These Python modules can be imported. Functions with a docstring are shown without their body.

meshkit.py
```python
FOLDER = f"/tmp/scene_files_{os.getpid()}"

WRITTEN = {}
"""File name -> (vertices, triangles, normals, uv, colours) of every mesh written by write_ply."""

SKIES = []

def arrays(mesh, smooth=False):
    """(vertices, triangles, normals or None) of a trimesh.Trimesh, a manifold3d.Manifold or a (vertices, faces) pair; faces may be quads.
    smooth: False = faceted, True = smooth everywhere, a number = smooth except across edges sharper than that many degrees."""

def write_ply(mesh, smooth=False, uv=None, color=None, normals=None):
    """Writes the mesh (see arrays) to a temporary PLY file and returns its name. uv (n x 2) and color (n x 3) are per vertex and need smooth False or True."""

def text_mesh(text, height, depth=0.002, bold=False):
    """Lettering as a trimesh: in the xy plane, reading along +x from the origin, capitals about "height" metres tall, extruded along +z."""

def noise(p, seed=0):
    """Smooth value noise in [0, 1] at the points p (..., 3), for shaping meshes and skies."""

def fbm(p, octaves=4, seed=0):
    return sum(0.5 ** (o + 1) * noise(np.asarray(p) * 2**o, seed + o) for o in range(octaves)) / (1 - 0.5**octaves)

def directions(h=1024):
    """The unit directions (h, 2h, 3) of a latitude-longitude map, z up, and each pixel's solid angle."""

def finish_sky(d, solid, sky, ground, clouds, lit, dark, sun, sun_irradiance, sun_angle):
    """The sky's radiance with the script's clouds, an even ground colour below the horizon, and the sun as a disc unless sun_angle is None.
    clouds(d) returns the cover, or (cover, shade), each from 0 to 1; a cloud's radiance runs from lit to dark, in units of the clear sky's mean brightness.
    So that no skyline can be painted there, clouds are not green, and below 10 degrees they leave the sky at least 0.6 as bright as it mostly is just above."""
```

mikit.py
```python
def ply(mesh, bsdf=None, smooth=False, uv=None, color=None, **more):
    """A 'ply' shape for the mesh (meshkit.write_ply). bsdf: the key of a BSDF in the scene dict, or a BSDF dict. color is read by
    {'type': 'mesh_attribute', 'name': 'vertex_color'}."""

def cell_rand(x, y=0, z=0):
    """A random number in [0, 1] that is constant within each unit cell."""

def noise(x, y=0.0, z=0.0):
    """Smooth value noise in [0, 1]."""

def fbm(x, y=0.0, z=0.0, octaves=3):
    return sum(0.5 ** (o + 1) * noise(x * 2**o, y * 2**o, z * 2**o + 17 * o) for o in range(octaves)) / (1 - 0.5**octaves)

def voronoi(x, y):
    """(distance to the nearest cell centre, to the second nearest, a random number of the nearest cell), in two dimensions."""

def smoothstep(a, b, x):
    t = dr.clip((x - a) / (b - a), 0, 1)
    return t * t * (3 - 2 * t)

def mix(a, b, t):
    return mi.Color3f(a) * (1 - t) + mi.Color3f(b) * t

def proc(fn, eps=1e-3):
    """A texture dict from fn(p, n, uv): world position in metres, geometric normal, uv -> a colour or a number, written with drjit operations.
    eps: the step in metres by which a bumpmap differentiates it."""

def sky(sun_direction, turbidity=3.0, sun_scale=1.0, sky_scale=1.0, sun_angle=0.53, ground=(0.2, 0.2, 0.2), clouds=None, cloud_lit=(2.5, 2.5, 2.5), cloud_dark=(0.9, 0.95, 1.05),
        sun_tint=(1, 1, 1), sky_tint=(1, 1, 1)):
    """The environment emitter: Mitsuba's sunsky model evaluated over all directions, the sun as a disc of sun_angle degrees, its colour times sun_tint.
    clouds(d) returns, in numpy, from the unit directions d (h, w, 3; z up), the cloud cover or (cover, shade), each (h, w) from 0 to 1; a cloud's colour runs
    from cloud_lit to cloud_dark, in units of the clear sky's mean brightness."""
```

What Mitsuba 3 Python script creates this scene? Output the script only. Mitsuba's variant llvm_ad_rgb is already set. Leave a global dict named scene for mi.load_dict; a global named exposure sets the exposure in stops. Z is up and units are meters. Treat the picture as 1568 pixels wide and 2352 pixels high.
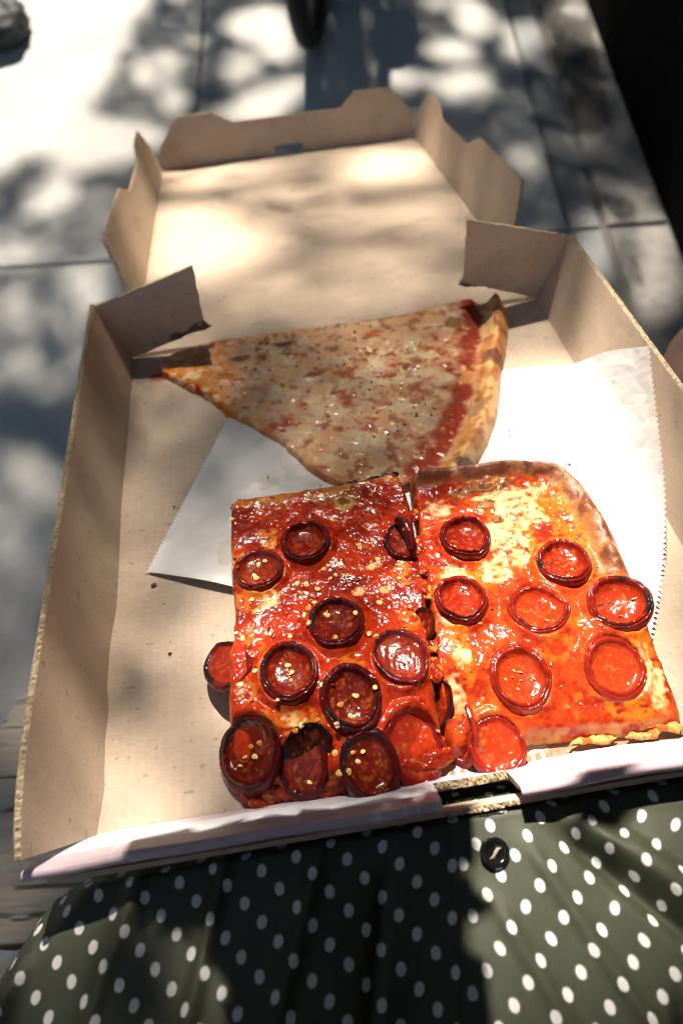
import math, random, numpy as np, trimesh, shapely, drjit as dr, mitsuba as mi, mikit, meshkit
from scipy.spatial import Delaunay, cKDTree
from shapely.geometry import Polygon
import manifold3d as m3
T = mi.ScalarTransform4f
scene, labels = {}, {}
rnd = random.Random(7)
nrg = np.random.default_rng(11)

# ------------------------------------------------------------------ camera, sky, exposure
EYE = np.array([0, 0, 1.10])
C2W = np.array([[0.9979498153946645, -0.06332984122799819, -0.009246467638597652], [-0.049696945641342215, -0.8578124965049068, 0.5115544295907726], [-0.04032839629438009, -0.5100461273748246, -0.8592011222072907]])
FWD, UPV = C2W @ [0, 0, 1], -(C2W @ [0, 1, 0])
scene['camera'] = {'type': 'thinlens', 'fov': 2 * math.degrees(math.atan(784 / 1894)), 'fov_axis': 'x', 'near_clip': 0.02, 'far_clip': 200.0,
                   'aperture_radius': 0.0019, 'focus_distance': 0.40,
                   'to_world': T().look_at(origin=EYE.tolist(), target=(EYE + FWD).tolist(), up=UPV.tolist())}
SUN = np.array([-0.07982060523080893, 0.6585199931541738, 0.7483181740388337])
scene['sky'] = mikit.sky(SUN.tolist(), turbidity=3, sun_scale=1.0, sky_scale=1.0, sun_tint=(0.92, 0.98, 1.09), sky_tint=(1.02, 0.91, 0.69))
exposure = 3.2

# ------------------------------------------------------------------ the pizza box's own frame (metres: x across, y away from the lap, z out of the floor)
BM = np.array([[0.9947579948007408, -0.09722594362215779, -0.031680398778915556], [0.10206259324418625, 0.9631180359795741, 0.24897163659967358], [0.006305461147442641, -0.25089990964053605, 0.9679924981641591]])
BC = np.array([0.10967760873227603, -0.1657038215168449, 0.332267804529507])
BO = EYE - BM @ BC
def bw(P):
    return np.asarray(P, float) @ BM.T + BO
def lx(p): return (p.x - BO[0]) * BM[0, 0] + (p.y - BO[1]) * BM[1, 0] + (p.z - BO[2]) * BM[2, 0]
def ly(p): return (p.x - BO[0]) * BM[0, 1] + (p.y - BO[1]) * BM[1, 1] + (p.z - BO[2]) * BM[2, 1]
def lz(p): return (p.x - BO[0]) * BM[0, 2] + (p.y - BO[1]) * BM[1, 2] + (p.z - BO[2]) * BM[2, 2]

# ------------------------------------------------------------------ helpers
def numbered(k):
    if k not in used:
        used[k] = 0
        return k
    used[k] += 1
    return f'{k}_{used[k]:03d}'
used = {}
def lab(key, label=None, cat=None, group=None, kind=None):
    d = labels.setdefault(key, {})
    for a, b in (('label', label), ('category', cat), ('group', group), ('kind', kind)):
        if b: d[a] = b
    return key
def obj(name, mesh, bsdf, parent=None, smooth=30, **kw):
    key = numbered((parent + '__' if parent else '') + name)
    scene[key] = mikit.ply(mesh, bsdf, smooth=smooth, **kw)
    return key
def thing(name, label, cat, group=None):
    return lab(numbered(name), label, cat, group)
def cat_(ms): return trimesh.util.concatenate(ms)
def box(x0, x1, y0, y1, z0, z1, ch=0.0):
    if ch <= 0:
        m = trimesh.creation.box(extents=(x1 - x0, y1 - y0, z1 - z0)); m.apply_translation(((x0 + x1) / 2, (y0 + y1) / 2, (z0 + z1) / 2)); return m
    pts = []
    for sx in (0, 1):
        for sy in (0, 1):
            for sz in (0, 1):
                c = [(x0, x1)[sx], (y0, y1)[sy], (z0, z1)[sz]]; s = [1 - 2 * sx, 1 - 2 * sy, 1 - 2 * sz]
                for k in range(3):
                    q = [c[j] + (s[j] * ch if j != k else 0) for j in range(3)]; pts.append(q)
    return trimesh.convex.convex_hull(np.array(pts))
def tube(path, rad, n=10, closed_ends=True):
    P = np.asarray(path, float); R = np.broadcast_to(np.asarray(rad, float), (len(P),))
    tan = np.gradient(P, axis=0); tan /= np.linalg.norm(tan, axis=1, keepdims=True) + 1e-12
    a = np.cross(tan[0], np.eye(3)[np.argmin(abs(tan[0]))]); a /= np.linalg.norm(a)
    V = []
    for p, t, r in zip(P, tan, R):
        a = a - (a @ t) * t; a /= np.linalg.norm(a); b = np.cross(t, a)
        an = np.arange(n) * 2 * np.pi / n
        V.append(p + r * (np.cos(an)[:, None] * a + np.sin(an)[:, None] * b))
    V = np.vstack(V); F = []
    for i in range(len(P) - 1):
        for j in range(n):
            a, b = i * n + j, i * n + (j + 1) % n
            F += [[a, b, b + n], [a, b + n, a + n]]
    k = len(V); V = np.vstack([V, P[0], P[-1]])
    for j in range(n):
        F += [[k, (j + 1) % n, j], [k + 1, k - n + j, k - n + (j + 1) % n]]
    m = trimesh.Trimesh(V, F, process=False); m.fix_normals(); return m
def spline(pts, n):
    from scipy.interpolate import CubicSpline
    P = np.asarray(pts, float); t = np.r_[0, np.cumsum(np.linalg.norm(np.diff(P, axis=0), axis=1))]
    return CubicSpline(t, P)(np.linspace(0, t[-1], n))
FZ = 0.0   # height (mm) at which solid colour noise is taken, so that steep sides are not streaked
def fb(x, y, s, seed=0, oct=3, z=0.0):
    return meshkit.fbm(np.stack([np.asarray(x) / s, np.asarray(y) / s, np.zeros_like(np.asarray(x, float)) + z + FZ / s], -1), oct, seed)
def sst(a, b, x):
    t = np.clip((x - a) / (b - a), 0, 1); return t * t * (3 - 2 * t)

# ------------------------------------------------------------------ materials
def principled(color, rough=0.5, spec=0.5, **kw):
    c = color if isinstance(color, dict) else {'type': 'rgb', 'value': list(color)}
    return {'type': 'principled', 'base_color': c, 'roughness': rough, 'specular': spec, **kw}
def two(b): return {'type': 'twosided', 'bsdf': b}
def bump(b, fn, scale, eps=3e-4): return {'type': 'bumpmap', 'arbitrary': mikit.proc(fn, eps), 'bsdf': b, 'scale': scale}
VC = {'type': 'mesh_attribute', 'name': 'vertex_color'}

def kraft_col(p, n, uv):
    a = mikit.fbm(p.x * 60, p.y * 60, p.z * 60, 3)
    fib = mikit.noise(p.x * 420, p.y * 1300, p.z * 700)
    spk = mikit.smoothstep(0.86, 0.95, mikit.noise(p.x * 330 + 5, p.y * 330, p.z * 330))
    pale = mikit.smoothstep(0.88, 0.95, mikit.noise(p.x * 470 + 35, p.y * 900, p.z * 470))
    c = mikit.mix((0.45, 0.350, 0.262), (0.53, 0.425, 0.332), a)
    c = c * (0.93 + 0.14 * fib) * (0.94 + 0.12 * mikit.fbm(p.x * 14 + 3, p.y * 14, p.z * 14, 3))
    c = c * (1 - 0.10 * mikit.smoothstep(0.64, 0.70, mikit.fbm(p.x * 34 + 9, p.y * 34, p.z * 34, 3)))
    c = mikit.mix(c, (0.20, 0.13, 0.08), 0.45 * spk)
    return mikit.mix(c, (0.66, 0.55, 0.43), 0.4 * pale)
def kraft_bump(p, n, uv):
    return 0.6 * mikit.noise(p.x * 900, p.y * 900, p.z * 900) + 0.9 * mikit.noise(p.x * 160, p.y * 40, p.z * 90)
scene['kraft'] = two(bump(principled(mikit.proc(kraft_col), 0.62, 0.3), kraft_bump, 0.00012))
# tray floor: kraft with the grease that has soaked in along the front and a sauce smear near the back
def grease(p):
    x, y = lx(p), ly(p)
    w = 0.006 * (mikit.fbm(x * 130, y * 130, 2.0, 3) - 0.5)
    front = mikit.smoothstep(0.013, 0.009, y + w + 0.03 * mikit.smoothstep(0.135, 0.095, x) + 0.006 * mikit.smoothstep(0.2, 0.24, x))
    hole = mikit.smoothstep(0.016, 0.012, dr.sqrt(dr.square((x - 0.176) * 0.6) + dr.square((y - 0.009) * 2.2)) + w)
    under = mikit.smoothstep(0.125, 0.110, dr.sqrt(dr.square((x - 0.155) * 0.95) + dr.square((y - 0.085) * 1.25)) + w)
    return dr.clip(front * (1 - hole) + 0 * under, 0, 1)
def floor_col(p, n, uv):
    x, y = lx(p), ly(p)
    g = grease(p)
    sm = mikit.smoothstep(0.006, 0.003, dr.sqrt(dr.square((x - 0.019) * 0.7) + dr.square((y - 0.331) * 0.8)) + 0.004 * (mikit.fbm(x * 400, y * 400, 0.0, 2) - 0.5))
    halo = mikit.smoothstep(0.016, 0.006, dr.sqrt(dr.square(x - 0.019) + dr.square((y - 0.326) * 0.7)) + 0.006 * (mikit.fbm(x * 200, y * 200, 3.0, 2) - 0.5))
    flute = 0.5 + 0.5 * dr.sin(x * 2 * math.pi / 0.0042)
    c = kraft_col(p, n, uv) * (0.985 + 0.03 * flute)
    c = mikit.mix(c, (0.22, 0.12, 0.05), 0.8 * g)
    c = mikit.mix(c, (0.36, 0.25, 0.15), 0.5 * halo)
    return mikit.mix(c, (0.30, 0.04, 0.015), 0.85 * sm)
def floor_rough(p, n, uv): return 0.62 - 0.42 * grease(p)
def floor_bump(p, n, uv):
    return kraft_bump(p, n, uv) + grease(p) * 3.0 * mikit.noise(p.x * 450, p.y * 450, p.z * 450) + 0.25 * dr.sin(lx(p) * 2 * math.pi / 0.0042)
scene['kraft_floor'] = two(bump(principled(mikit.proc(floor_col), mikit.proc(floor_rough), 0.35), floor_bump, 0.00012))
def torn_col(p, n, uv):
    c = kraft_col(p, n, uv)
    y, z, x = ly(p), lz(p), lx(p)
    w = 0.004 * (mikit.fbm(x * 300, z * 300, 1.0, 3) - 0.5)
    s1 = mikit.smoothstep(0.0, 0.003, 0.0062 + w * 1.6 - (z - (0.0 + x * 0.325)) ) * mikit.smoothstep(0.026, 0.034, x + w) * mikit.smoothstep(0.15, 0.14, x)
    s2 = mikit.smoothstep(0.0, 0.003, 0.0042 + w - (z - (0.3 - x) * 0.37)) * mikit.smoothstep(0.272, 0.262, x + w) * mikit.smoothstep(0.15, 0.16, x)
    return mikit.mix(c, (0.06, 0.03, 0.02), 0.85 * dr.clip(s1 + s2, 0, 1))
scene['kraft_torn'] = two(bump(principled(mikit.proc(torn_col), 0.62, 0.3), kraft_bump, 0.00012))
def edge_col(p, n, uv):
    f = mikit.noise(p.x * 700, p.y * 700, p.z * 700)
    return mikit.mix((0.30, 0.21, 0.12), (0.68, 0.56, 0.38), f)
scene['cut_board'] = two(principled(mikit.proc(edge_col), 0.8, 0.2))
def print_col(p, n, uv):
    x, y, z = lx(p), ly(p), lz(p)
    s = z * 0.766 - y * 0.643
    w = 0.0010 * (mikit.fbm(x * 60, s * 200, 0.0, 2) - 0.5)
    pink = mikit.mix((0.60, 0.48, 0.53), (0.53, 0.40, 0.48), mikit.fbm(x * 120, s * 60, 1.0, 2))
    white = mikit.Color3f(0.70, 0.72, 0.76) if hasattr(mikit, 'Color3f') else mi.Color3f(0.66, 0.69, 0.76)
    streak = mikit.smoothstep(0.55, 0.75, mikit.fbm(x * 330, s * 60, 4.0, 3)) * mikit.smoothstep(0.45, 0.6, mikit.noise(x * 45, 0.0, 3.0))
    lower = mikit.smoothstep(0.0240, 0.0252, s + w)
    upper = mikit.smoothstep(0.0095, 0.0080, s + w) * mikit.smoothstep(0.012, 0.03, x)
    c = mikit.mix(white, pink, dr.clip(0.8 * upper + lower * (1 - 0.75 * streak), 0, 1))
    return c * (0.95 + 0.08 * mikit.fbm(x * 300, s * 300, 7.0, 2))
scene['printed_white'] = two(bump(principled(mikit.proc(print_col), 0.38, 0.5), kraft_bump, 0.00008))
scene['outer_white'] = two(principled((0.66, 0.65, 0.66), 0.4, 0.5))

def wax_col(p, n, uv):
    x, y = lx(p), ly(p)
    w = 0.03 * (mikit.fbm(x * 60, y * 60, 5.0, 3) - 0.5)
    def spot(cx, cy, rx, ry): return mikit.smoothstep(1.1, 0.85, dr.sqrt(dr.square((x + w - cx) / rx) + dr.square((y + w - cy) / ry)))
    g = dr.maximum(dr.maximum(spot(0.108, 0.212, 0.020, 0.024), spot(0.265, 0.135, 0.016, 0.040)), dr.maximum(spot(0.062, 0.150, 0.007, 0.010), spot(0.245, 0.245, 0.008, 0.006)))
    return mikit.mix((0.64, 0.645, 0.64), (0.50, 0.47, 0.40), 0.55 * g) * (0.95 + 0.08 * mikit.fbm(p.x * 250, p.y * 250, p.z * 250, 3))
def wax_bump(p, n, uv): return mikit.fbm(p.x * 70, p.y * 70, p.z * 70, 3) + 0.12 * mikit.noise(p.x * 900, p.y * 900, p.z * 900)
scene['wax_paper'] = two(bump(principled(mikit.proc(wax_col), 0.38, 0.5), wax_bump, 0.0022, 1e-3))

def food_bump(p, n, uv): return mikit.noise(p.x * 780, p.y * 780, p.z * 780) + 0.35 * mikit.noise(p.x * 1500, p.y * 1500, p.z * 1500)
def wet(p, n, uv): return 0.09 + 0.13 * mikit.smoothstep(0.46, 0.68, mikit.fbm(p.x * 170, p.y * 170, p.z * 170, 3))
WET = mikit.proc(wet)
scene['sauce'] = two(bump(principled(VC, WET, 0.30), food_bump, 0.00022, 1.5e-4))
scene['cheese'] = two(bump(principled(VC, WET, 0.30), food_bump, 0.00018, 1.5e-4))
scene['crust'] = two(bump(principled(VC, 0.45, 0.4), food_bump, 0.00012, 1.5e-4))
scene['pepperoni_meat'] = two(bump(principled(VC, WET, 0.36), food_bump, 0.00008, 1.5e-4))
scene['char'] = two(bump(principled((0.012, 0.010, 0.009), 0.5, 0.5), food_bump, 0.0006, 2e-4))
scene['seed_yellow'] = two(principled((0.78, 0.50, 0.13), 0.25, 0.6))
scene['seed_pale'] = two(principled((0.82, 0.62, 0.26), 0.3, 0.5))
scene['seed_orange'] = two(principled((0.55, 0.20, 0.03), 0.25, 0.6))
scene['herb'] = two(principled((0.085, 0.085, 0.04), 0.7, 0.3))
scene['herb_pale'] = two(principled((0.30, 0.29, 0.14), 0.7, 0.3))
scene['chili_skin'] = two(principled((0.22, 0.02, 0.012), 0.3, 0.5))

def cloth_dot(uv):
    s = dr.select(uv.x > 0.003, -1.0, 1.0)
    u = mi.Float(uv.x - 0.003) * s * 1070.0; v = mi.Float(uv.y) * 1070.0
    # skew lattice a1 = (6.5, -7.2), a2 = (8.5, 12) mm, mirrored across the button placket; slightly drawn-out dots
    det = 6.5 * 12 + 7.2 * 8.5
    a = (12 * u - 8.5 * v) / det; b = (7.2 * u + 6.5 * v) / det
    d2 = mi.Float(9)
    for i in (0, 1):
        for j in (0, 1):
            fa, fb_ = dr.floor(a) + i, dr.floor(b) + j
            cu, cv = fa * 6.5 + fb_ * 8.5, fa * -7.2 + fb_ * 12
            x, y = u - cu, v - cv
            c_, s_ = math.cos(0.28), math.sin(0.28)
            d2 = dr.minimum(d2, dr.square((x * c_ - y * s_) / 1.95) + dr.square((x * s_ + y * c_) / 2.6))
    return mikit.smoothstep(1.12, 0.92, dr.sqrt(d2))
def cloth_col(p, n, uv):
    d = cloth_dot(uv)
    w = 0.5 + 0.5 * dr.sin((uv.x + uv.y * 0.6) * 2 * math.pi / 0.0011)
    base = mi.Color3f(0.036, 0.043, 0.025) * (0.82 + 0.30 * w)
    return mikit.mix(base, mi.Color3f(0.62, 0.62, 0.64) * (0.93 + 0.1 * w), d)
def cloth_bump(p, n, uv): return dr.sin((uv.x + uv.y * 0.6) * 2 * math.pi / 0.0011) + 0.6 * dr.sin((uv.y - uv.x * 0.3) * 2 * math.pi / 0.0006)
scene['polka_cloth'] = two(bump(principled(mikit.proc(cloth_col), 0.48, 0.45, sheen=0.3), cloth_bump, 0.00004, 1e-4))
scene['button_black'] = two(principled((0.006, 0.006, 0.006), 0.12, 0.6))
scene['thread'] = two(principled((0.30, 0.27, 0.22), 0.7, 0.3))
scene['plain_cloth'] = two(principled((0.030, 0.031, 0.022), 0.6, 0.3))
scene['hair_dark'] = two(principled((0.02, 0.014, 0.01), 0.45, 0.5))

def skin_col(p, n, uv): return mikit.mix((0.56, 0.33, 0.23), (0.62, 0.38, 0.28), mikit.fbm(p.x * 40, p.y * 40, p.z * 40, 3))
scene['skin'] = principled(mikit.proc(skin_col), 0.5, 0.4)

def wood_col(p, n, uv):
    g = mikit.fbm(p.x * 14, p.y * 130, p.z * 60, 4)
    f = mikit.fbm(p.x * 60, p.y * 700, p.z * 300 + 5, 3)
    crack = mikit.smoothstep(0.62, 0.72, mikit.fbm(p.x * 22 + 3, p.y * 160, 9.0, 3))
    c = mikit.mix((0.26, 0.22, 0.175), (0.52, 0.46, 0.385), dr.clip(0.55 * g + 0.5 * f, 0, 1))
    return mikit.mix(c, (0.05, 0.04, 0.03), 0.8 * crack)
def wood_bump(p, n, uv):
    return mikit.fbm(p.x * 22 + 3, p.y * 160, 9.0, 3) * -1.0 + 0.3 * mikit.fbm(p.x * 60, p.y * 700, 5.0, 2)
scene['old_wood'] = bump(principled(mikit.proc(wood_col), 0.85, 0.2), wood_bump, 0.004, 1e-3)
scene['dark_iron'] = principled((0.03, 0.03, 0.03), 0.5, 0.5)

def conc_col(p, n, uv):
    a = mikit.fbm(p.x * 6, p.y * 6, 1.0, 4); b = mikit.noise(p.x * 300, p.y * 300, 0.0)
    st = mikit.smoothstep(0.58, 0.75, mikit.fbm(p.x * 2.3 + 8, p.y * 2.3, 4.0, 4))
    c = mi.Color3f(0.41, 0.41, 0.405) * (0.82 + 0.3 * a) * (0.93 + 0.14 * b)
    return c * (1 - 0.25 * st)
def conc_bump(p, n, uv): return mikit.fbm(p.x * 160, p.y * 160, 0.0, 3)
scene['concrete'] = bump(principled(mikit.proc(conc_col), 0.85, 0.3), conc_bump, 0.001)
def bluestone_col(p, n, uv):
    return mi.Color3f(0.16, 0.172, 0.185) * (0.8 + 0.4 * mikit.fbm(p.x * 9, p.y * 9, 2.0, 4))
scene['bluestone'] = principled(mikit.proc(bluestone_col), 0.7, 0.4)
def dirty_col(p, n, uv):
    d = mikit.smoothstep(0.5, 0.62, mikit.fbm(p.x * 9, p.y * 5, 6.0, 4))
    return mikit.mix((0.19, 0.185, 0.18), (0.06, 0.058, 0.055), d) * (0.85 + 0.3 * mikit.noise(p.x * 60, p.y * 60, 0.0))
scene['dirty_concrete'] = principled(mikit.proc(dirty_col), 0.85, 0.3)
scene['joint_dirt'] = principled((0.12, 0.118, 0.112), 0.9, 0.2)
scene['black_paint'] = principled((0.004, 0.004, 0.004), 0.8, 0.05)
scene['black_rubber'] = principled((0.012, 0.012, 0.012), 0.7, 0.3)
scene['bag_plastic'] = two(principled((0.018, 0.022, 0.028), 0.6, 0.3))
def bark_col(p, n, uv): return mikit.mix((0.10, 0.085, 0.065), (0.24, 0.21, 0.165), mikit.fbm(p.x * 12, p.y * 12, p.z * 5, 4))
scene['bark'] = bump(principled(mikit.proc(bark_col), 0.9, 0.2), lambda p, n, uv: mikit.fbm(p.x * 30, p.y * 30, p.z * 9, 3), 0.02, 2e-3)
scene['leaf_green'] = two({'type': 'diffuse', 'reflectance': {'type': 'rgb', 'value': [0.055, 0.085, 0.032]}})

# ------------------------------------------------------------------ setting: pavement
GZ = 0.0165
obj_k = obj('ground', (np.array([[-60, -60, GZ - 0.02], [60, -60, GZ - 0.02], [60, 60, GZ - 0.02], [-60, 60, GZ - 0.02]], float), np.array([[0, 1, 2, 3]])), 'joint_dirt', smooth=False)
lab('ground', 'dark earth and joints below the paving slabs', kind='structure')
lab('pavement', 'grey concrete pavement slabs with dappled tree shade', kind='structure')
used['pavement'] = 0
XJ = [-3.6, -2.5, -1.38, -0.278, 0.4555]; YJ = [-2.65, -1.35, -0.05, 1.25, 2.55, 3.85, 5.15, 6.45]
for i in range(len(XJ) - 1):
    for j in range(len(YJ) - 1):
        g = 0.0035
        obj('slab', box(XJ[i] + g, XJ[i + 1] - g, YJ[j] + g, YJ[j + 1] - g, -0.08, nrg.uniform(-0.0015, 0.0015), 0.003), 'concrete', 'pavement', smooth=False)
for j in range(len(YJ) - 1):
    obj('border_slab', box(0.4585, 0.516, YJ[j] + 0.003, YJ[j + 1] - 0.003, -0.08, 0.001, 0.003), 'bluestone', 'pavement', smooth=False)
    obj('edge_slab', box(0.529, 0.643, YJ[j] + 0.004, YJ[j + 1] - 0.004, -0.08, 0.004, 0.004), 'dirty_concrete', 'pavement', smooth=False)
obj('outer_slab', box(-30, -3.61, -30, 30, -0.08, 0.0), 'concrete', 'pavement', smooth=False)
obj('outer_slab', box(-3.59, 0.62, 6.46, 30, -0.08, 0.0), 'concrete', 'pavement', smooth=False)
obj('outer_slab', box(-3.59, 0.62, -30, -2.66, -0.08, 0.0), 'concrete', 'pavement', smooth=False)

# ------------------------------------------------------------------ black wall on the right
wl = thing('black_wall', 'black painted wall base rising from the right edge of the pavement', 'wall')
obj('plinth', box(0.648, 1.2, -6, 14, -0.08, 0.42, 0.004), 'black_paint', wl, smooth=False)
obj('wall_face', box(0.668, 1.2, -6, 14, 0.42, 8.5), 'black_paint', wl, smooth=False)
for k in range(8):
    obj('pilaster', box(0.656, 0.668, -5.5 + 2.4 * k, -5.35 + 2.4 * k, 0.42, 8.5, 0.003), 'black_paint', wl, smooth=False)

# ------------------------------------------------------------------ houses round the place, out of the frame
scene['brick_far'] = principled((0.20, 0.11, 0.08), 0.9, 0.2)
scene['window_dark'] = principled((0.02, 0.022, 0.025), 0.2, 0.5)
def house(label, x0, x1, y0, y1, h, face):
    h_ = thing('brick_house', label, 'house')
    obj('wall', box(x0, x1, y0, y1, -0.05, h), 'brick_far', h_, smooth=False)
    obj('cornice', box(x0 - 0.2, x1 + 0.2, y0 - 0.2, y1 + 0.2, h + 0.01, h + 0.5), 'concrete', h_, smooth=False)
    n_ = int((y1 - y0 if face == 'x' else x1 - x0) / 3.2)
    for fl_ in range(int(h / 3.4)):
        for k in range(n_):
            a = 1.0 + 3.2 * k; zb = 1.2 + 3.4 * fl_
            if face == 'x': obj('window', box(x1 + 0.004, x1 + 0.03, y0 + a, y0 + a + 1.2, zb, zb + 1.7), 'window_dark', h_, smooth=False)
            else: obj('window', box(x0 + a, x0 + a + 1.2, y0 - 0.03, y0 - 0.004, zb, zb + 1.7), 'window_dark', h_, smooth=False)
house('brick row house along the left side of the street, outside the frame', -24, -13, -14, 24, 13, 'x')
house('brick row house closing the street ahead, outside the frame', -24, 14, 27, 38, 13, 'y')

# ------------------------------------------------------------------ bench
bn = thing('wooden_bench', 'weathered grey wooden bench with cracked grain under the left side of the box', 'bench')
def plank(y0, y1, xl, rnd_corner):
    if rnd_corner:
        c, r = np.array([-0.207, 0.170]), 0.054
        an = np.radians(np.linspace(180, 90, 14))
        pts = [(0.62, y0), (0.62, c[1] + r)] + [(c[0] + r * math.cos(t), c[1] + r * math.sin(t)) for t in an[::-1]] + [(c[0] - r, y0)]
    else:
        pts = [(0.62, y0), (0.62, y1), (xl, y1), (xl, y0)]
    P = Polygon(pts).buffer(-0.004).buffer(0.004)
    m = trimesh.creation.extrude_polygon(P, 0.062, engine='earcut'); m.apply_translation([0, 0, 0.458])
    return m
obj('plank', plank(0.043, 0.224, -0.28, True), 'old_wood', bn, smooth=40)
obj('plank', plank(-0.125, 0.034, -0.285, False), 'old_wood', bn, smooth=40)
obj('plank', plank(-0.29, -0.134, -0.28, False), 'old_wood', bn, smooth=40)
for xx in (-0.16, 0.5):
    obj('leg', box(xx, xx + 0.07, -0.24, 0.16, 0.0, 0.458, 0.005), 'dark_iron', bn, smooth=False)

# ------------------------------------------------------------------ bag at the far left
bg = thing('dark_bag', 'crumpled dark blue-grey bag lying on the sunlit pavement at the far left edge', 'bag')
ico = trimesh.creation.icosphere(subdivisions=4)
v = ico.vertices.copy()
d = meshkit.fbm(v * 1.6 + 3, 3, 5) * 0.7 + np.abs(meshkit.fbm(v * 2.2, 2, 8) - 0.5) * 0.35
v = v * (0.62 + 0.55 * d)[:, None] * [0.14, 0.12, 0.075]
v[:, 2] = np.maximum(v[:, 2], -0.03)
obj('sack', trimesh.Trimesh(v + [-0.815, 2.06, 0.033], ico.faces, process=False), 'bag_plastic', bg, smooth=True)
h = spline([[-0.82, 2.08, 0.05], [-0.785, 2.105, 0.055], [-0.755, 2.11, 0.045], [-0.735, 2.105, 0.04]], 14)
obj('handle', tube(h, np.linspace(0.02, 0.009, 14), 10), 'bag_plastic', bg, smooth=True)

# ------------------------------------------------------------------ bicycle standing ahead on the pavement
by = thing('bicycle', 'black bicycle standing on the pavement beyond the box, only its tyre in view', 'bicycle')
w = np.array([0.11, 0.99, 0]); w /= np.linalg.norm(w)
c0 = np.array([-0.008, 2.0, 0.0])
def bp(t, z, s=0.0): return c0 + w * t + np.array([0, 0, z]) + s * np.array([w[1], -w[0], 0])
for cx in (0.0, 1.02):
    an = np.linspace(0, 2 * np.pi, 49)
    wh = obj('wheel', tube([bp(cx + 0.318 * math.cos(t), 0.34 + 0.318 * math.sin(t)) for t in an], 0.021, 10), 'black_rubber', by)
    obj('rim', tube([bp(cx + 0.29 * math.cos(t), 0.34 + 0.29 * math.sin(t)) for t in an], 0.010, 8), 'dark_iron', wh)
    for k in range(16):
        t = 2 * math.pi * k / 16
        obj('spoke', tube([bp(cx, 0.34, 0.02 * (-1) ** k), bp(cx + 0.285 * math.cos(t), 0.34 + 0.285 * math.sin(t))], 0.0012, 5), 'dark_iron', wh)
    obj('hub', tube([bp(cx, 0.34, -0.05), bp(cx, 0.34, 0.05)], 0.02, 10), 'dark_iron', wh)
for a, b in (((0.02, 0.34), (0.12, 0.72)),):
    for s in (-0.045, 0.045): obj('fork_blade', tube([bp(*a, s), bp(*b, s * 0.8)], 0.012, 8), 'black_paint', by)
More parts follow.
